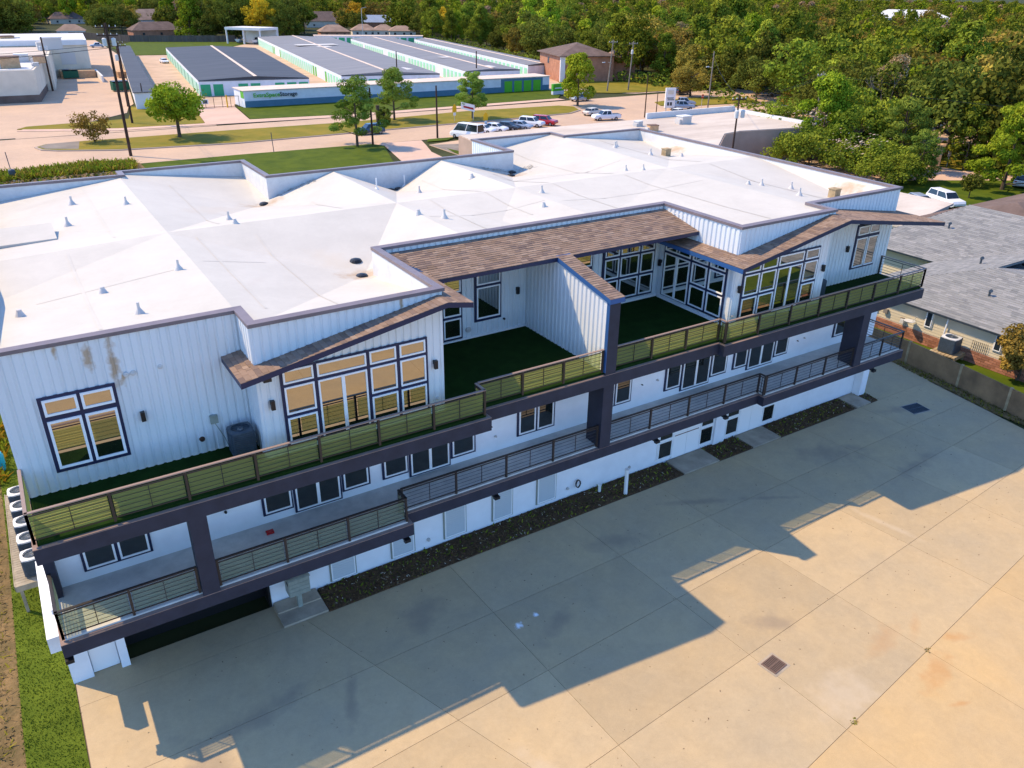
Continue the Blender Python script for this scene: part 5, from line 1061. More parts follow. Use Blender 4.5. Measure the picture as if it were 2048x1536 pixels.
car('suv', 'silver_paint', 'silver blue car on the road beside the gold green tree', 1160, 202, math.pi + .02)
car('sedan', 'pearl_paint', 'pearl white coupe crossing the road near the median end', 1185, 230, .25)
car('pickup', 'white_paint', 'white pickup behind the flat roof, nearest the road', 1212, 240, 2.9)
car('suv', 'red_paint', 'red car in the row parked beyond the flat roof', 1089, 250, -1.0)
car('suv', 'white_paint', 'white car parked left of the red one in the row', 1063, 253, -1.0)
car('sedan', 'silver_paint', 'grey blue car in the middle of the parked row', 1040, 258, -1.0)
car('sedan', 'dark_paint', 'black car in the row parked beyond the flat roof', 1015, 260, -1.0)
car('sedan', 'white_paint', 'white sedan at the left of the row beside the van', 990, 263, -1.0)
car('sedan', 'white_paint', 'white car leftmost of the parked row, right behind the van', 965, 266, -1.0)
car('pickup', 'silver_paint', 'silver pickup beside the tall white sign', 1362, 219, -.5)
car('pickup', 'silver_paint', 'grey pickup parked behind the silver one near the sign', 1364, 212, -.5)
car('sedan', 'white_paint', 'white car at the foot of the tall white sign', 1356, 231, .3)
car('suv', 'dark_paint', 'dark car under the round olive tree by the road', 1362, 189, .2)
car('pickup', 'silver_paint', 'silver pickup parked behind the loading building', 196, 95, math.pi)
car('suv', 'white_paint', 'white car parked on the grass near the stone column', 1888, 411, -1.9)
car('sedan', 'silver_paint', 'pale blue car mostly hidden left of the white one on the grass', 1836, 413, -2.0)
car('suv', 'white_paint', 'white car at the right edge beneath the wood', 2043, 372, .4)

# ------------------------------------------------------------------ poles, lamps, signs, wires
def pole(label, u, v, h, m='pole_wood', arms=1, r=.16, lean=(0, 0), trans=0, lamp_=None, loc=None, yaw=0.):
    p = at(u, v, 0) if loc is None else Vector(loc)
    t = thing('utility_pole', label, 'utility pole', (p.x, p.y, 0), yaw); tp = (lean[0], lean[1], h)
    MB().tube((0, 0, -.1), tp, r, r * .7, n=8).build('shaft', m, t, world=False)
    for k in range(arms):
        z = h - .5 - k * .9; MB().box(lean[0] - 1.2, lean[0] + 1.2, lean[1] - .06, lean[1] + .06, z - .07, z + .07).build('crossarm', m, t, world=False)
        for x in (-1.1, -.4, .4, 1.1): MB().lathe((lean[0] + x, lean[1], z + .08), [(.05, 0), (.06, .08), (.03, .18)], 6).build('insulator', 'light_plastic', t, world=False)
    for k in range(trans): MB().lathe((lean[0] + (-.5, .55, 0)[k], lean[1] - .35, h - 2.6), [(.1, 0), (.26, .05), (.26, .85), (.1, .95)], 10).build('transformer', 'light_plastic', t, world=False)
    if lamp_:
        z = h * lamp_[0]; dx = lamp_[1]; MB().tube((lean[0], lean[1], z), (lean[0] + dx * .6, lean[1], z + .25), .04, n=6).build('lamp_arm', 'galv', t, world=False)
        MB().hexa([(dx * .6, -.12, z + .18), (dx, -.12, z + .18), (dx, .12, z + .18), (dx * .6, .12, z + .18), (dx * .6, -.08, z + .34), (dx, -.06, z + .3), (dx, .06, z + .3), (dx * .6, .08, z + .34)]).build('lamp_head', 'light_plastic', t, world=False)
    return t
pole('tall leaning dark wooden pole with transformers in front of the near road', 262, 312, 15.8, arms=2, trans=2, r=.20)
pole('dark pole on the left verge with a grey crossarm', 265, 247, 12.0, arms=1, trans=1, r=.18)
pole('dark pole beside the dumpster on the commercial lot', 256, 213, 11.2, arms=1, r=.16)
pole('thin dark pole standing before the thin storage row', 290, 217, 4.3, arms=0, r=.13)
pole('dark pole with transformers beside the left shop building', 106, 182, 10.3, arms=0, trans=2, r=.2)
pole('dark bare pole in front of the long storage wall beside the tall pine', 746, 290, 7.7, arms=0, r=.16)
pole('dark bare pole standing alone left of the van', 875, 276, 7.4, arms=0, r=.16)
pole('dark bare pole behind the storage roofs, left one', 795, 165, 6.8, arms=0, r=.18)
pole('dark pole with a small crossarm behind the storage roofs, right one', 953, 165, 7.0, arms=0, r=.18)
pole('grey pole with crossarm beside the brick office', 1214, 183, 10.6, 'pole_grey', 1, .17, lean=(.9, 0), lamp_=(.55, -1.8))
pole('grey pole with a white transformer at the edge of the wood', 1256, 181, 10.2, 'pole_grey', 1, .17, lean=(.6, 0), trans=1)
pole('slim dark pole with a small lamp in the intersection', 1289, 235, 7.0, arms=0, r=.11)
pole('short thin dark pole left of the tall white sign', 1312, 229, 3.8, arms=0, r=.09)
pole('grey pole with a street lamp arm at the corner of the wood', 1415, 219, 10.3, 'pole_grey', 0, .14, lamp_=(.72, -1.6))
pole('dark pole with white transformers behind the flat roof edge', 0, 0, 9.1, arms=1, trans=2, r=.13, loc=(76.8, 70.0, 0))
pole('pole wrapped in vines with a curved lamp among the near trees', 0, 0, 9.4, 'pole_wood', 0, .13, lamp_=(.8, 2.0), loc=(96.5, 60.5, 0))
pole('pole with a crossarm almost buried in the wood', 0, 0, 10.2, 'pole_grey', 1, .13, loc=(102, 78, 0))
def wire(a, b, sag, label, r=.02, n=2, sp=.5):
    mb = MB(); a, b = Vector(a), Vector(b); u = (b - a).normalized(); nn = Vector((-u.y, u.x, 0)) * sp
    for k in range(n):
        o_ = nn * (k - (n - 1) / 2)
        for i in range(14):
            s, e = i / 14, (i + 1) / 14; f = lambda t: a.lerp(b, t) + o_ - Vector((0, 0, sag * 4 * t * (1 - t)))
            mb.tube(f(s), f(e), r, n=4, cap=False)
    tag(mb.build('power_line', 'wire'), label, 'power line')
wire((14.9, 115.7, 15.2), (19.9, 144.7, 11.5), .6, 'pair of wires from the tall leaning pole to the verge pole')
wire((19.9, 144.7, 11.4), (22.5, 166.4, 10.7), .5, 'pair of wires between the verge pole and the pole by the dumpster')
wire((22.5, 166.4, 10.6), (-60, 172, 9.5), 1.6, 'wires running left across the shop building')
wire((14.9, 115.7, 13.0), (-70, 124, 12), 1.8, 'wires running left from the tall leaning pole')
wire((119, 147, 10.0), (125.4, 147.3, 9.6), .3, 'short wires between the two grey poles by the wood')
wire((76.8, 70, 8.7), (102, 78, 9.7), .5, 'wires from the transformer pole into the wood')
wire((102, 78, 9.7), (135, 40, 9.0), .9, 'pair of wires crossing the wood toward the right edge', n=2)
wire((96.5, 60.5, 9.0), (128, 20, 8.2), .8, 'thin wires from the lamp pole to the right edge')
wire((116.8, 114.4, 9.9), (76.8, 70, 8.8), .8, 'wire from the corner lamp pole to the transformer pole', n=1)
def sign(name, label, u, v, h, panel, m, cat='sign'):
    p = at(u, v, 0); t = thing(name, label, cat, (p.x, p.y, 0), R(15)); MB().tube((0, 0, 0), (0, 0, h), .04, n=6).build('post', 'galv', t, world=False)
    mb = MB(); w, hh = panel
    mb.hexa([(-w / 2, -.05, h - hh), (w / 2, -.05, h - hh), (w / 2, -.03, h - hh), (-w / 2, -.03, h - hh), (-w / 2, -.05, h - hh * .35), (w / 2, -.05, h - hh * .35), (w / 2, -.03, h - hh * .35), (-w / 2, -.03, h - hh * .35)]); mb.face([(-w / 2, -.05, h - hh * .35), (w / 2, -.05, h - hh * .35), (0, -.05, h)]); mb.face([(-w / 2, -.031, h - hh * .35), (w / 2, -.031, h - hh * .35), (0, -.031, h)][::-1])
    mb.build('panel', m, t, world=False); return t
t = sign('school_sign', 'yellow pentagon school sign on the median grass', 909, 244, 2.9, (.95, 1.3), 'yellow'); MB().box(-.3, .3, -.06, -.045, 1.05, 1.5).build('plate', 'white_paint', t, world=False)
t = sign('school_sign', 'yellow pentagon school sign on the near side of the road right of the van', 971, 262, 2.9, (.95, 1.3), 'yellow'); MB().box(-.3, .3, -.06, -.045, 1.05, 1.5).build('plate', 'white_paint', t, world=False)
p = at(1115, 189, 0); t = thing('entrance_sign', 'lime green sign block on a white base at the storage entrance', 'sign', (p.x, p.y, 0), R(8))
MB().box(-1.6, 1.6, -.3, .3, 0, .75).build('base', 'offwhite_wall', t, world=False); MB().box(-1.6, 1.6, -.3, .3, .751, 2.2).build('panel', 'door_lime', t, world=False); MB().box(-1.1, .9, -.33, -.301, 1.25, 1.45).build('lettering', 'white_paint', t, world=False)
p = at(1338, 222, 0); t = thing('pylon_sign', 'tall white two column sign board in front of the parked pickups', 'sign', (p.x, p.y, 0), R(-20))
MB().box(-1.0, .95, -.2, .2, .6, 4.1).build('board', 'white_paint', t, world=False)
for x in (-.7, .7): MB().box(x - .08, x + .08, -.1, .1, 0, .59).build('post', 'galv', t, world=False)
for z0, z1, a, b in ((2.25, 2.42, -.7, .6), (1.95, 2.1, -.6, .7), (1.0, 1.6, -.6, -.2), (1.0, 1.6, -.05, .35), (3.0, 3.7, -.6, .5)): MB().box(a, b, -.225, -.201, z0, z1).build('lettering', 'letters' if z0 < 3 else 'cream', t, world=False)
p = at(1402, 218, 0); t = thing('stop_sign', 'red octagonal stop sign by the corner lamp pole', 'sign', (p.x, p.y, 0), R(10)); MB().tube((0, 0, 0), (0, 0, 2.6), .04, n=6).build('post', 'galv', t, world=False)
MB().tube((0, -.05, 2.3), (0, -.08, 2.3), .42, n=8).build('octagon', 'red_paint', t, world=False)
cu = D.curves.new('stop_text', 'FONT'); cu.body = 'STOP'; cu.size = .3; cu.align_x = 'CENTER'; cu.extrude = .003; cu.materials.append(M['white_paint']); o = D.objects.new('stop_text', cu); COL.objects.link(o); o.parent = t; o.location = (0, -.085, 2.2); o.rotation_euler = (R(90), 0, 0); as_mesh(o)
p = at(936, 243, 0); t = thing('banner_sign', 'white and red real estate style board beside the pine on the median', 'sign', (p.x, p.y, 0), R(-10)); MB().hexa([(-1.2, -.05, 2.1), (1.2, -.05, 1.5), (1.2, .05, 1.5), (-1.2, .05, 2.1), (-1.2, -.05, 3.2), (1.2, -.05, 2.6), (1.2, .05, 2.6), (-1.2, .05, 3.2)]).build('panel', 'white_paint', t, world=False); MB().box(.9, 1.0, -.04, .04, 0, 1.6).build('post', 'galv', t, world=False)
MB().hexa([(-.8, -.07, 2.3), (1.0, -.07, 1.85), (1.0, -.051, 1.85), (-.8, -.051, 2.3), (-.8, -.07, 2.6), (1.0, -.07, 2.15), (1.0, -.051, 2.15), (-.8, -.051, 2.6)]).build('red_band', 'lamp_red', t, world=False)
p = at(703, 250, 0); o = MB().lathe((p.x, p.y, .1), [(.18, 0), (.18, .5), (.25, .55), (.16, .8), (.05, .9)], 8).build('fire_hydrant', 'red_paint'); tag(o, 'small red fire hydrant on the median behind the tall pine', 'hydrant')
p = at(1868, 337, 0); t = thing('stone_column', 'square tan stone gate column with a flat cap at the wood edge', 'column', (p.x, p.y, 0), .5)
MB().box(-.5, .5, -.5, .5, 0, 2.9).build('core', 'mortar', t, world=False)
for k in range(9): MB().box(-.54, .54, -.54, .54, .03 + k * .32, .32 + k * .32).build('stone_course', 'sand_stone', t, world=False)
MB().box(-.75, .75, -.75, .75, 2.92, 3.1).build('cap', 'sand_stone', t, world=False)
p = at(1893, 333, 0); t = thing('small_sign', 'small orange backed sign on a thin post right of the stone column', 'sign', (p.x, p.y, 0)); MB().tube((0, 0, 0), (0, 0, 2), .04, n=6).build('post', 'galv', t, world=False); MB().box(-.3, .3, -.05, .05, 1.3, 2.0).build('panel', 'cream_roof', t, world=False)
for u, v in ((22, 342), (548, 305)):
    p = at(u, v, 0); tag(MB().tube((p.x, p.y, 0), (p.x - .1, p.y, 2.2 if u < 100 else 2.6), .05, n=6).build('marker_post', 'dark_metal'), 'thin dark marker post by the road at the weeds' if u < 100 else 'thin dark marker post on the edge of the back lawn', 'post')
p = at(27, 357, 0); tag(MB().lathe((p.x, p.y, 0), [(.3, 0), (.36, .9), (.30, 1.0), (.05, 1.1)], 10).build('trash_bin', 'dark_metal'), 'dark bin with white lid at the left edge of the weeds', 'bin')

# ------------------------------------------------------------------ trees
def crown_mesh(name, kind, seed, h, w, base, n, leaf, mats):
    r = np.random.default_rng(seed); cl = []; tip = []
    if kind == 'round':
        nc = 60
        for _ in range(nc):
            d = r.normal(size=3); d /= np.linalg.norm(d); rad = r.uniform(.45, .93); cz = base + (h - base) * (.5 + .5 * d[2] * rad); lobes = 1 + .16 * math.sin(3 * math.atan2(d[1], d[0]) + seed)
            cl.append((d[0] * rad * w / 2 * lobes, d[1] * rad * w / 2 * lobes, cz)); tip.append(r.uniform(.07, .2) * w)
    elif kind == 'upright':
        nc = 44
        for _ in range(nc):
            t = r.uniform(0, 1) ** .8; a = r.uniform(0, 6.28); rr = (w / 2) * math.sqrt(max(.02, 1 - (2 * t - .75) ** 2 * .55)) * (1 - .5 * t) * r.uniform(.4, 1.0)
            cl.append((rr * math.cos(a), rr * math.sin(a), base + (h - base) * t)); tip.append(r.uniform(.10, .2) * w)
    elif kind == 'pine':
        nc = 30
        for k in range(nc):
            t = (k + r.uniform(-.4, .4)) / nc; a = k * 2.4 + r.uniform(-.5, .5); rr = (w / 2) * (1.05 - .75 * t) * r.uniform(.35, 1.05)
            cl.append((rr * math.cos(a), rr * math.sin(a), base + (h - base) * max(0, t) + r.uniform(-.2, .2))); tip.append(r.uniform(.09, .15) * w)
    elif kind == 'wide':
        nc = 60
        for _ in range(nc):
            a = r.uniform(0, 6.28); q = math.sqrt(r.uniform(0, 1)); zt = 1 - .6 * q * q; cl.append((q * w / 2 * math.cos(a), q * w / 2 * math.sin(a), base + (h - base) * (zt * r.uniform(.55, 1)))); tip.append(r.uniform(.08, .15) * w)
    cl = np.array(cl); tip = np.array(tip); nc = len(cl); idx = r.integers(0, nc, n)
    off = r.normal(size=(n, 3)); off /= np.linalg.norm(off, axis=1)[:, None]; off *= (r.uniform(.35, 1, n) ** .5)[:, None] * tip[idx][:, None]
    off[:, 2] *= .55 if kind == 'pine' else .75
    c = cl[idx] + off; nrm = off / np.linalg.norm(off, axis=1)[:, None] * .9 + r.normal(size=(n, 3)) * .55 + np.array([0, 0, .35]); nrm /= np.linalg.norm(nrm, axis=1)[:, None]
    a = np.cross(nrm, r.normal(size=(n, 3))); a /= np.linalg.norm(a, axis=1)[:, None]; b = np.cross(nrm, a); s = (leaf * r.uniform(.6, 1.3, n))[:, None]
    asp = .35 if kind == 'pine' else .7
    vs = np.stack([c - a * s, c - b * s * asp, c + a * s, c + b * s * asp], 1).reshape(-1, 3)
    fs = np.arange(4 * n).reshape(-1, 4); me = D.meshes.new(name); me.vertices.add(4 * n); me.loops.add(4 * n); me.polygons.add(n)
    me.vertices.foreach_set('co', vs.ravel().astype(np.float32)); me.loops.foreach_set('vertex_index', fs.ravel().astype(np.int32)); me.polygons.foreach_set('loop_start', (np.arange(n) * 4).astype(np.int32))
    ct = r.uniform(0, 1, nc); tone = np.clip(ct[idx] * .72 + r.uniform(0, .30, n), 0, 1); at_ = me.attributes.new('tone', 'FLOAT', 'FACE'); at_.data.foreach_set('value', tone.astype(np.float32))
    me.materials.append(M[mats]); me.update(); return me, cl
def tree_proto(kind, seed, h, w, base, n, leaf, m, trunk_r, tm='trunk', lean=0.):
    me, cl = crown_mesh('crown', kind, seed, h, w, base, n, leaf, m); r = random.Random(seed); mb = MB()
    top = (lean, 0, base + (h - base) * (.85 if kind == 'pine' else .5)); mid = (lean * .3, r.uniform(-.1, .1), base)
    mb.tube((0, 0, -.1), mid, trunk_r, trunk_r * .75, n=8); mb.tube(mid, top, trunk_r * .75, trunk_r * .2, n=7)
    for k in range(0, len(cl), 2 if n > 3000 else 4):
        c = cl[k]; t0 = max(base * .7, min(top[2], c[2] - .25 * math.hypot(c[0], c[1]) - .3)); mb.tube((top[0] * (t0 / top[2]), 0, t0), (c[0] * .9, c[1] * .9, c[2]), trunk_r * .32, trunk_r * .08, n=5, cap=False)
    tk = D.meshes.new('trunk'); tk.from_pydata(mb.v, [], mb.f); tk.materials.append(M[tm]); return me, tk
def plant(proto, name, label, cat, loc, rz=0, s=1., group=None):
    me, tk = proto; t = thing(name, label, cat, loc, rz, group, scale=s)
    o = D.objects.new('crown', me); COL.objects.link(o); o.parent = t; o2 = D.objects.new('trunk', tk); COL.objects.link(o2); o2.parent = t; return t
def atp(u, v, dz=0): p = at(u, v, 0); return (p.x, p.y, dz)
plant(tree_proto('round', 3, 7.6, 8.6, 2.2, 9000, .17, 'leaf_bright', .28), 'broadleaf_tree', 'round bright green tree on the median left of the storage sign', 'tree', atp(360, 276, .1))
plant(tree_proto('round', 5, 4.5, 5.4, .3, 2600, .13, 'leaf_olive', .10), 'sparse_bush', 'sparse olive bush on the left end of the median', 'bush', atp(190, 286, .1))
plant(tree_proto('pine', 7, 8.9, 8.4, 1.9, 8500, .19, 'pine_needle', .22), 'pine_tree', 'tall pine on the near lawn in front of the blue car', 'tree', atp(715, 293, .05))
plant(tree_proto('pine', 11, 7.9, 8.8, 2.5, 8500, .19, 'pine_needle', .20), 'pine_tree', 'spreading pine on the median with a dark ivy stump beside it', 'tree', atp(789, 242, .1))
plant(tree_proto('pine', 13, 7.4, 6.4, 2.1, 8500, .18, 'pine_needle', .18), 'pine_tree', 'narrow pointed pine on the median above the yellow sign', 'tree', atp(945, 238, .1))
plant(tree_proto('upright', 17, 9.4, 7.6, 1.9, 9500, .19, 'leaf_bright', .24), 'broadleaf_tree', 'gold green tree at the right end of the median', 'tree', atp(1155, 212, .1))
plant(tree_proto('round', 19, 2.9, 2.7, .1, 3500, .12, 'leaf_dark', .2), 'ivy_stump', 'dark ivy covered stump on the median', 'bush', atp(770, 250, .1))
p = atp(757, 249, .1); tag(MB().tube((p[0], p[1], .1), (p[0], p[1], 3.0), .35, .3, n=9).build('broken_trunk', 'trunk'), 'broken brown trunk left of the ivy stump', 'trunk')
plant(tree_proto('round', 23, 6.4, 8.8, 1.2, 9000, .16, 'leaf_olive', .3), 'round_tree', 'round olive brown tree beside the road at the right', 'tree', (128.5, 131, .1))
plant(tree_proto('pine', 29, 9.6, 9.0, .8, 12000, .22, 'leaf_bright', .28), 'pine_tree', 'bright green layered pine at the right edge', 'tree', (97.6, 47.4, 0))
plant(tree_proto('round', 31, 3.2, 2.9, .4, 9000, .085, 'leaf_olive', .09), 'garden_tree', 'small rounded tree in front of the tan house at the right edge', 'tree', (45.9, 18.6, NZ))
plant(tree_proto('round', 33, 2.6, 2.4, .8, 1500, .12, 'leaf_dark', .07), 'young_tree', 'thin young tree on the lawn left of the right pine', 'tree', atp(1937, 396, 0))
nb = [(tree_proto('upright', 51, 9.8, 8.0, .6, 9500, .17, 'leaf_bright', .25), 'tall'), (tree_proto('round', 41, 7.2, 8.5, .2, 8500, .17, 'leaf_mid', .25), 'leafy shrub tree'), (tree_proto('wide', 43, 5.0, 9.5, .0, 8500, .16, 'leaf_mid', .2), 'spreading'), (tree_proto('pine', 47, 8.2, 7.6, .3, 8500, .18, 'needle', .2), 'conifer')]
for i, (x, y, k, s, lab) in enumerate(((98, 80, 1, .9, 'leafy tree beside the transformer pole behind the flat roof'), (92, 71, 2, .95, 'spreading green shrub against the pinkish shop wall'), (95.5, 71.5, 0, 1.05, 'bright leafy tree over the right end of the shop roof'), (86.5, 66, 2, 1.0, 'low shrub just beyond the long white parapet'), (95, 66, 1, 1.0, 'leafy tree with pale flecks above the parapet'), (91, 59.5, 2, .9, 'dense low shrub right of the flecks'), (100, 68, 1, 1.2, 'dark leafy tree behind the flecked tree'), (97, 60.5, 3, 1.05, 'feathery conifer around the vine wrapped lamp pole'), (92.5, 54.8, 3, .72, 'drooping conifer at the right end of the parapet'), (88.5, 55.5, 2, .8, 'low conifer shrub touching the corner of the roof'))):
    plant(nb[k][0], 'conifer' if k == 3 else 'shrub_tree', lab, 'tree', (x, y, 0), random.uniform(0, 6), s, 'trees behind the long parapet')
mb = MB()  # pale flecks added for roof parts glimpsed through the foliage
for _ in range(330):
    c = random.choice([(90.5, 64, 3.4), (92.5, 62, 3.6), (89, 62, 3.0), (96.5, 73, 5.5), (98.5, 76, 5.4)]); x, y, z = (c[0] + random.gauss(0, 1.3), c[1] + random.gauss(0, 1.3), c[2] + random.gauss(0, .6)); s = random.uniform(.07, .17); a = random.uniform(0, 3.1)
    mb.face([(x - s, y - s * math.sin(a), z), (x + s * math.sin(a), y - s, z + s * .4), (x + s, y + s * math.sin(a), z + .02), (x - s * math.sin(a), y + s, z - s * .4)], 0, random.random())
o = mb.build('flecks', 'roof_fleck', tone=True); o['kind'] = 'stuff'; o['label'] = 'pale flecks of roof seen through the shrubs behind the parapet'
# palm
pm = thing('palm_tree', 'yellow green fan palm crown rising from the shrubs', 'palm tree', (100.5, 73.5, 0)); MB().tube((0, 0, 0), (0, 0, 7.2), .22, .16, n=8).build('trunk', 'trunk', pm, world=False)
for k in range(26):
    a = k * 2.4; el = random.uniform(-.5, 1.2); mb = MB(); L_ = random.uniform(1.5, 2.2); d = Vector((math.cos(a) * math.cos(el), math.sin(a) * math.cos(el), math.sin(el))); c = Vector((0, 0, 7.3)) + d * L_ * .45; sx = d.cross(Vector((0, 0, 1))).normalized(); up = sx.cross(d)
    mb.tube((0, 0, 7.2), c, .03, n=4)
    for j in range(9):
        w = (j - 4) * .32; e = (d * math.cos(w) + sx * math.sin(w)) * L_ * .7; q = sx * .07 * math.cos(w); mb.face([c - q, c + e * .6 - q + up * .04, c + e - Vector((0, 0, .25)), c + e * .6 + q], 0, random.random())
    mb.build('frond', 'leaf_bright', pm, world=False, tone=True)
# ---- the wood: individual trees near, one joined mass beyond
HB = [(-10, 420), (0, 400), (8, 398), (13, 372), (16, 362), (18.5, 368), (20.5, 372), (24, 365), (26, 358), (28, 345), (31, 288), (35.5, 240), (37.5, 229), (39, 214), (43, 200), (46, 189), (47.5, 168), (49, 152), (51, 130), (54, 124), (57, 116), (59, 121), (62, 121), (66, 115), (72, 116)]
def near_r(az):
    for (a, r0), (b, r1) in zip(HB[:-1], HB[1:]):
        if a <= az <= b: return r0 + (r1 - r0) * (az - a) / (b - a)
    return 400
houses = [(o.location.x, o.location.y) for o in D.objects if o.get('category') == 'house' and o.location.y > 300]
kinds = [('round', 9.5, 9.0, .6, 'leaf_dark', 'dark_oak_tree', 'dark green'), ('round', 10.5, 8.5, 1.0, 'leaf_mid', 'oak_tree', 'mid green'), ('upright', 11.5, 7.5, 1.0, 'leaf_mid', 'elm_tree', 'tall mid green'), ('wide', 9.0, 10.5, 1.0, 'leaf_dark', 'spreading_oak_tree', 'broad dark'), ('upright', 11.0, 7.0, .8, 'leaf_bright', 'ash_tree', 'bright green'), ('round', 9.5, 8.5, .8, 'leaf_olive', 'brown_tree', 'olive brown'), ('upright', 10.5, 7.5, 1.0, 'leaf_grey', 'grey_tree', 'thin grey brown'), ('round', 8.5, 7.5, .8, 'leaf_gold', 'golden_tree', 'yellow green')]
protos = []
for i, (k, h, w, b, m, nm, ds) in enumerate(kinds):
    for j in range(2): protos.append((tree_proto(k, 100 + i * 7 + j, h, w, b, 6500 if m != 'leaf_grey' else 3500, .21, m, .22, 'trunk' if m != 'leaf_grey' else 'dead_wood'), nm, ds, i))
pts = []; R_ = random.Random(5)
for ring in range(7):
    az = -5.0
    while az < 71:
        r = near_r(az) + ring * (6.2 + .012 * near_r(az) * ring) + R_.uniform(-1.5, 2.5) + 2; step = math.degrees((6.4 if r < 260 else 8.5) / r) * R_.uniform(.75, 1.25); az += step
        x, y = r * math.sin(R(az)), r * math.cos(R(az))
        if az < 27 and r < 520 and any(math.hypot(x - hx, y - hy) < 19 or (abs(math.degrees(math.atan2(x, y)) - math.degrees(math.atan2(hx, hy))) < 1.1 and math.hypot(x, y) < math.hypot(hx, hy)) for hx, hy in houses): continue
        pts.append((ring, az, r, x, y))
pts.sort(key=lambda q: q[0] * 60 + q[2] * .25)
indiv = pts[:285]; rest = pts[285:]
zone = lambda az: 'behind the storage lawn on the left' if az < 17 else 'behind the storage yard' if az < 30 else 'between the storage yard and the brick office' if az < 38 else 'beyond the road on the right' if az < 50 else 'filling the right side behind the shrubs'
wts = {0: (9, 8, 3, 5, 3, 2, .6, 1.2), 1: (6, 10, 4, 4, 6, 4, 1.2, .8), 2: (7, 8, 4, 6, 4, 5, 1, .6)}
def pick(az): w = wts[0] if az < 28 else wts[1] if az < 42 else wts[2]; i = R_.choices(range(8), w)[0]; return protos[i * 2 + R_.randrange(2)]
for ring, az, r, x, y in indiv:
    pr, nm, ds, i = pick(az); sc = R_.choice((R_.uniform(.65, .95), R_.uniform(.9, 1.2), R_.uniform(1.15, 1.45))) * (1.35 if az < 28 else 1.14) * (.85 if 52 < az < 63 and ring < 1 else 1)
    sc *= .72 if i == 6 else 1
    row = 'front row' if ring < 2 else 'deeper row'
    plant((pr[0], pr[1]), nm, f'{ds} tree, {row} {zone(az)}', 'tree', (x, y, 0), R_.uniform(0, 6.28), sc, f'{ds} trees, {row} {zone(az)}')
# far wood, one mass
far = [(x, y, R_.uniform(.85, 1.3) * (1.3 if az < 28 else 1.0)) for ring, az, r, x, y in rest]
r_ = 0
az = -5.0
for ring in range(66):
    az = -6.0; base_ = 50 + 7 * (1.0 + .0) * ring ** 1.28 if True else 0
    while az < 72:
        r = near_r(az) + base_ + R_.uniform(-4, 4); step = math.degrees(max(8.5, .026 * r) / r) * R_.uniform(.8, 1.2); az += step
        x, y = r * math.sin(R(az)), r * math.cos(R(az))
        if any(math.hypot(x - hx, y - hy) < 17 for hx, hy in houses) or (az < 27 and r < 520 and any((abs(az - math.degrees(math.atan2(hx, hy))) < 1.0 and r < math.hypot(hx, hy)) for hx, hy in houses)) or math.hypot(x - 520, y - 340) < 36: continue
        far.append((x, y, R_.uniform(.9, 1.25) * max(1, r / 420) ** .6 * (1.1 if az < 28 else 1)))
lowp = []
for i, (k, h, w, b, m, nm, ds) in enumerate(kinds):
    me, cl = crown_mesh('c', k, 300 + i, h, w * 1.05, b, 760, .46, m); n_ = len(me.vertices); v = np.empty(n_ * 3, np.float32); me.vertices.foreach_get('co', v); tn = np.empty(len(me.polygons), np.float32); me.attributes['tone'].data.foreach_get('value', tn); lowp.append((v.reshape(-1, 3), tn, i)); D.meshes.remove(me)
VS, TN, MI = [], [], []; mslots = ['leaf_dark', 'leaf_mid', 'leaf_bright', 'leaf_olive', 'leaf_grey', 'leaf_gold']
for x, y, s in far:
    i = R_.choices(range(8), (8, 9, 4, 6, 4, 4, .6, .8))[0]; v, tn, _ = lowp[i]; a = R_.uniform(0, 6.28); c, sn = math.cos(a) * s, math.sin(a) * s
    q = np.empty_like(v); q[:, 0] = v[:, 0] * c - v[:, 1] * sn + x; q[:, 1] = v[:, 0] * sn + v[:, 1] * c + y; q[:, 2] = v[:, 2] * min(s, 1.35); VS.append(q); TN.append(np.clip(tn + R_.uniform(-.2, .2), 0, 1)); MI.append(np.full(len(tn), mslots.index(kinds[i][4]), np.int32))
VS = np.concatenate(VS); TN = np.concatenate(TN); MI = np.concatenate(MI); n_ = len(TN); me = D.meshes.new('far_wood'); me.vertices.add(4 * n_); me.loops.add(4 * n_); me.polygons.add(n_)
me.vertices.foreach_set('co', VS.ravel().astype(np.float32)); me.loops.foreach_set('vertex_index', np.arange(4 * n_, dtype=np.int32)); me.polygons.foreach_set('loop_start', (np.arange(n_) * 4).astype(np.int32))
for m in mslots: me.materials.append(M[m])
me.polygons.foreach_set('material_index', MI); at_ = me.attributes.new('tone', 'FLOAT', 'FACE'); at_.data.foreach_set('value', TN.astype(np.float32)); me.update()
o = D.objects.new('far_wood', me); COL.objects.link(o); o['kind'] = 'stuff'; o['label'] = 'dense mixed wood stretching away to the horizon'
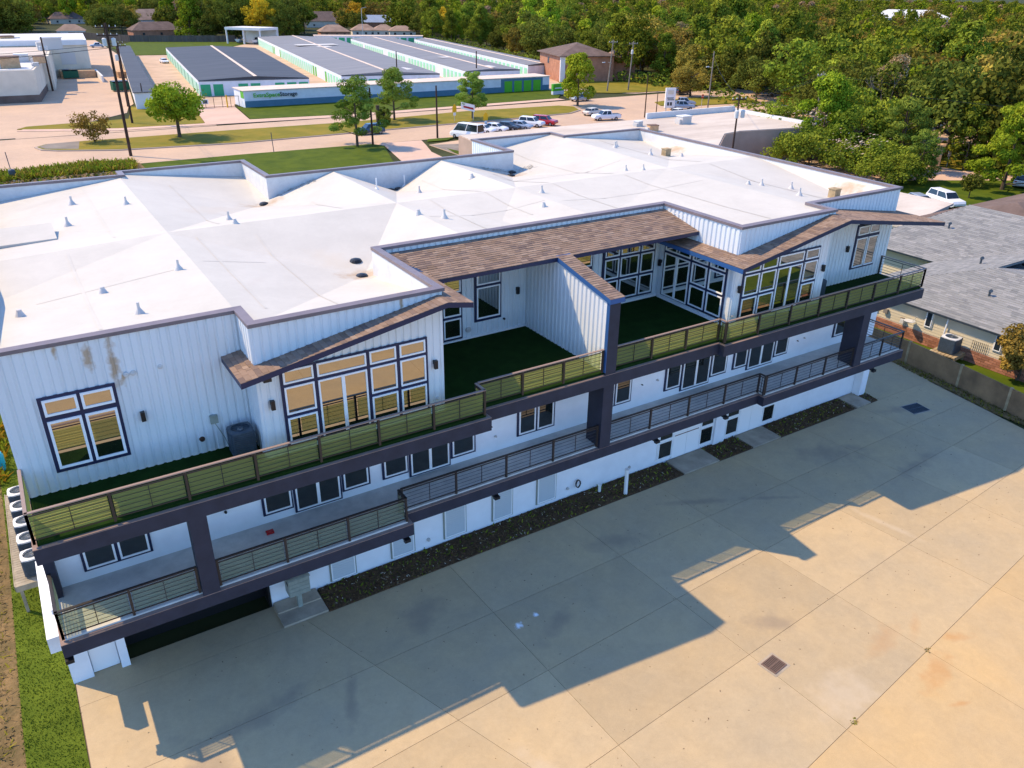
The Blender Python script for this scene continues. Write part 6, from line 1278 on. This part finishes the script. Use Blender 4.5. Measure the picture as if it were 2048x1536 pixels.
print('far trees', len(far), 'faces', n_, 'indiv', len(indiv))
# understory
us = MB()
for ring, az, r, x, y in pts[:330]:
    if az < 27: continue
    rr = near_r(az) + R_.uniform(-2, 4)
    for _ in range(26):
        a = az + R_.uniform(-.7, .7); q = rr + R_.uniform(-2, 3); px, py = q * math.sin(R(a)), q * math.cos(R(a)); s = R_.uniform(.2, .5); h_ = R_.uniform(.2, 2.6); b = R_.uniform(0, 3.1)
        us.face([(px - s * math.cos(b), py - s * math.sin(b), h_), (px, py, h_ - s * .5), (px + s * math.cos(b), py + s * math.sin(b), h_), (px, py + .1, h_ + s * .6)], R_.randrange(2), R_.random())
o = us.build('undergrowth', ['leaf_dark', 'leaf_mid'], tone=True); o['kind'] = 'stuff'; o['label'] = 'low undergrowth along the edge of the wood'
# a few bare dead trees sticking out of the wood
def bare(label, x, y, h, seed):
    r = random.Random(seed); mb = MB()
    def br(p, d, L_, rad, dep):
        q = p + d * L_; mb.tube(p, q, rad, rad * .6, n=5, cap=False)
        if dep:
            for _ in range(3): nd = (d + Vector((r.gauss(0, .5), r.gauss(0, .5), r.gauss(.1, .3)))).normalized(); br(q, nd, L_ * .68, rad * .6, dep - 1)
    br(Vector((0, 0, 0)), Vector((0, 0, 1)), h * .38, .16, 4); t = thing('bare_tree', label, 'tree', (x, y, 0), 0, 'bare trees in the wood'); mb.build('branches', 'dead_wood', t, world=False)
for k, (az, dr, h, lab) in enumerate(((41, 10, 11, 'bare tree in the wood above the two grey poles'), (57, 14, 11, 'bare tree deep in the wood above the lamp pole'))):
    r = near_r(az) + dr; bare(lab, r * math.sin(R(az)), r * math.cos(R(az)), h, k)
# street lamp far behind
p = at(821, 45, 0); t = thing('street_lamp', 'pale street lamp on the far residential road', 'street lamp', (150, 360, 0)); MB().tube((0, 0, 0), (0, 0, 12), .14, .09, n=6).build('post', 'light_plastic', t, world=False); MB().tube((0, 0, 12), (2.4, 0, 12.5), .08, n=5).build('arm', 'light_plastic', t, world=False)
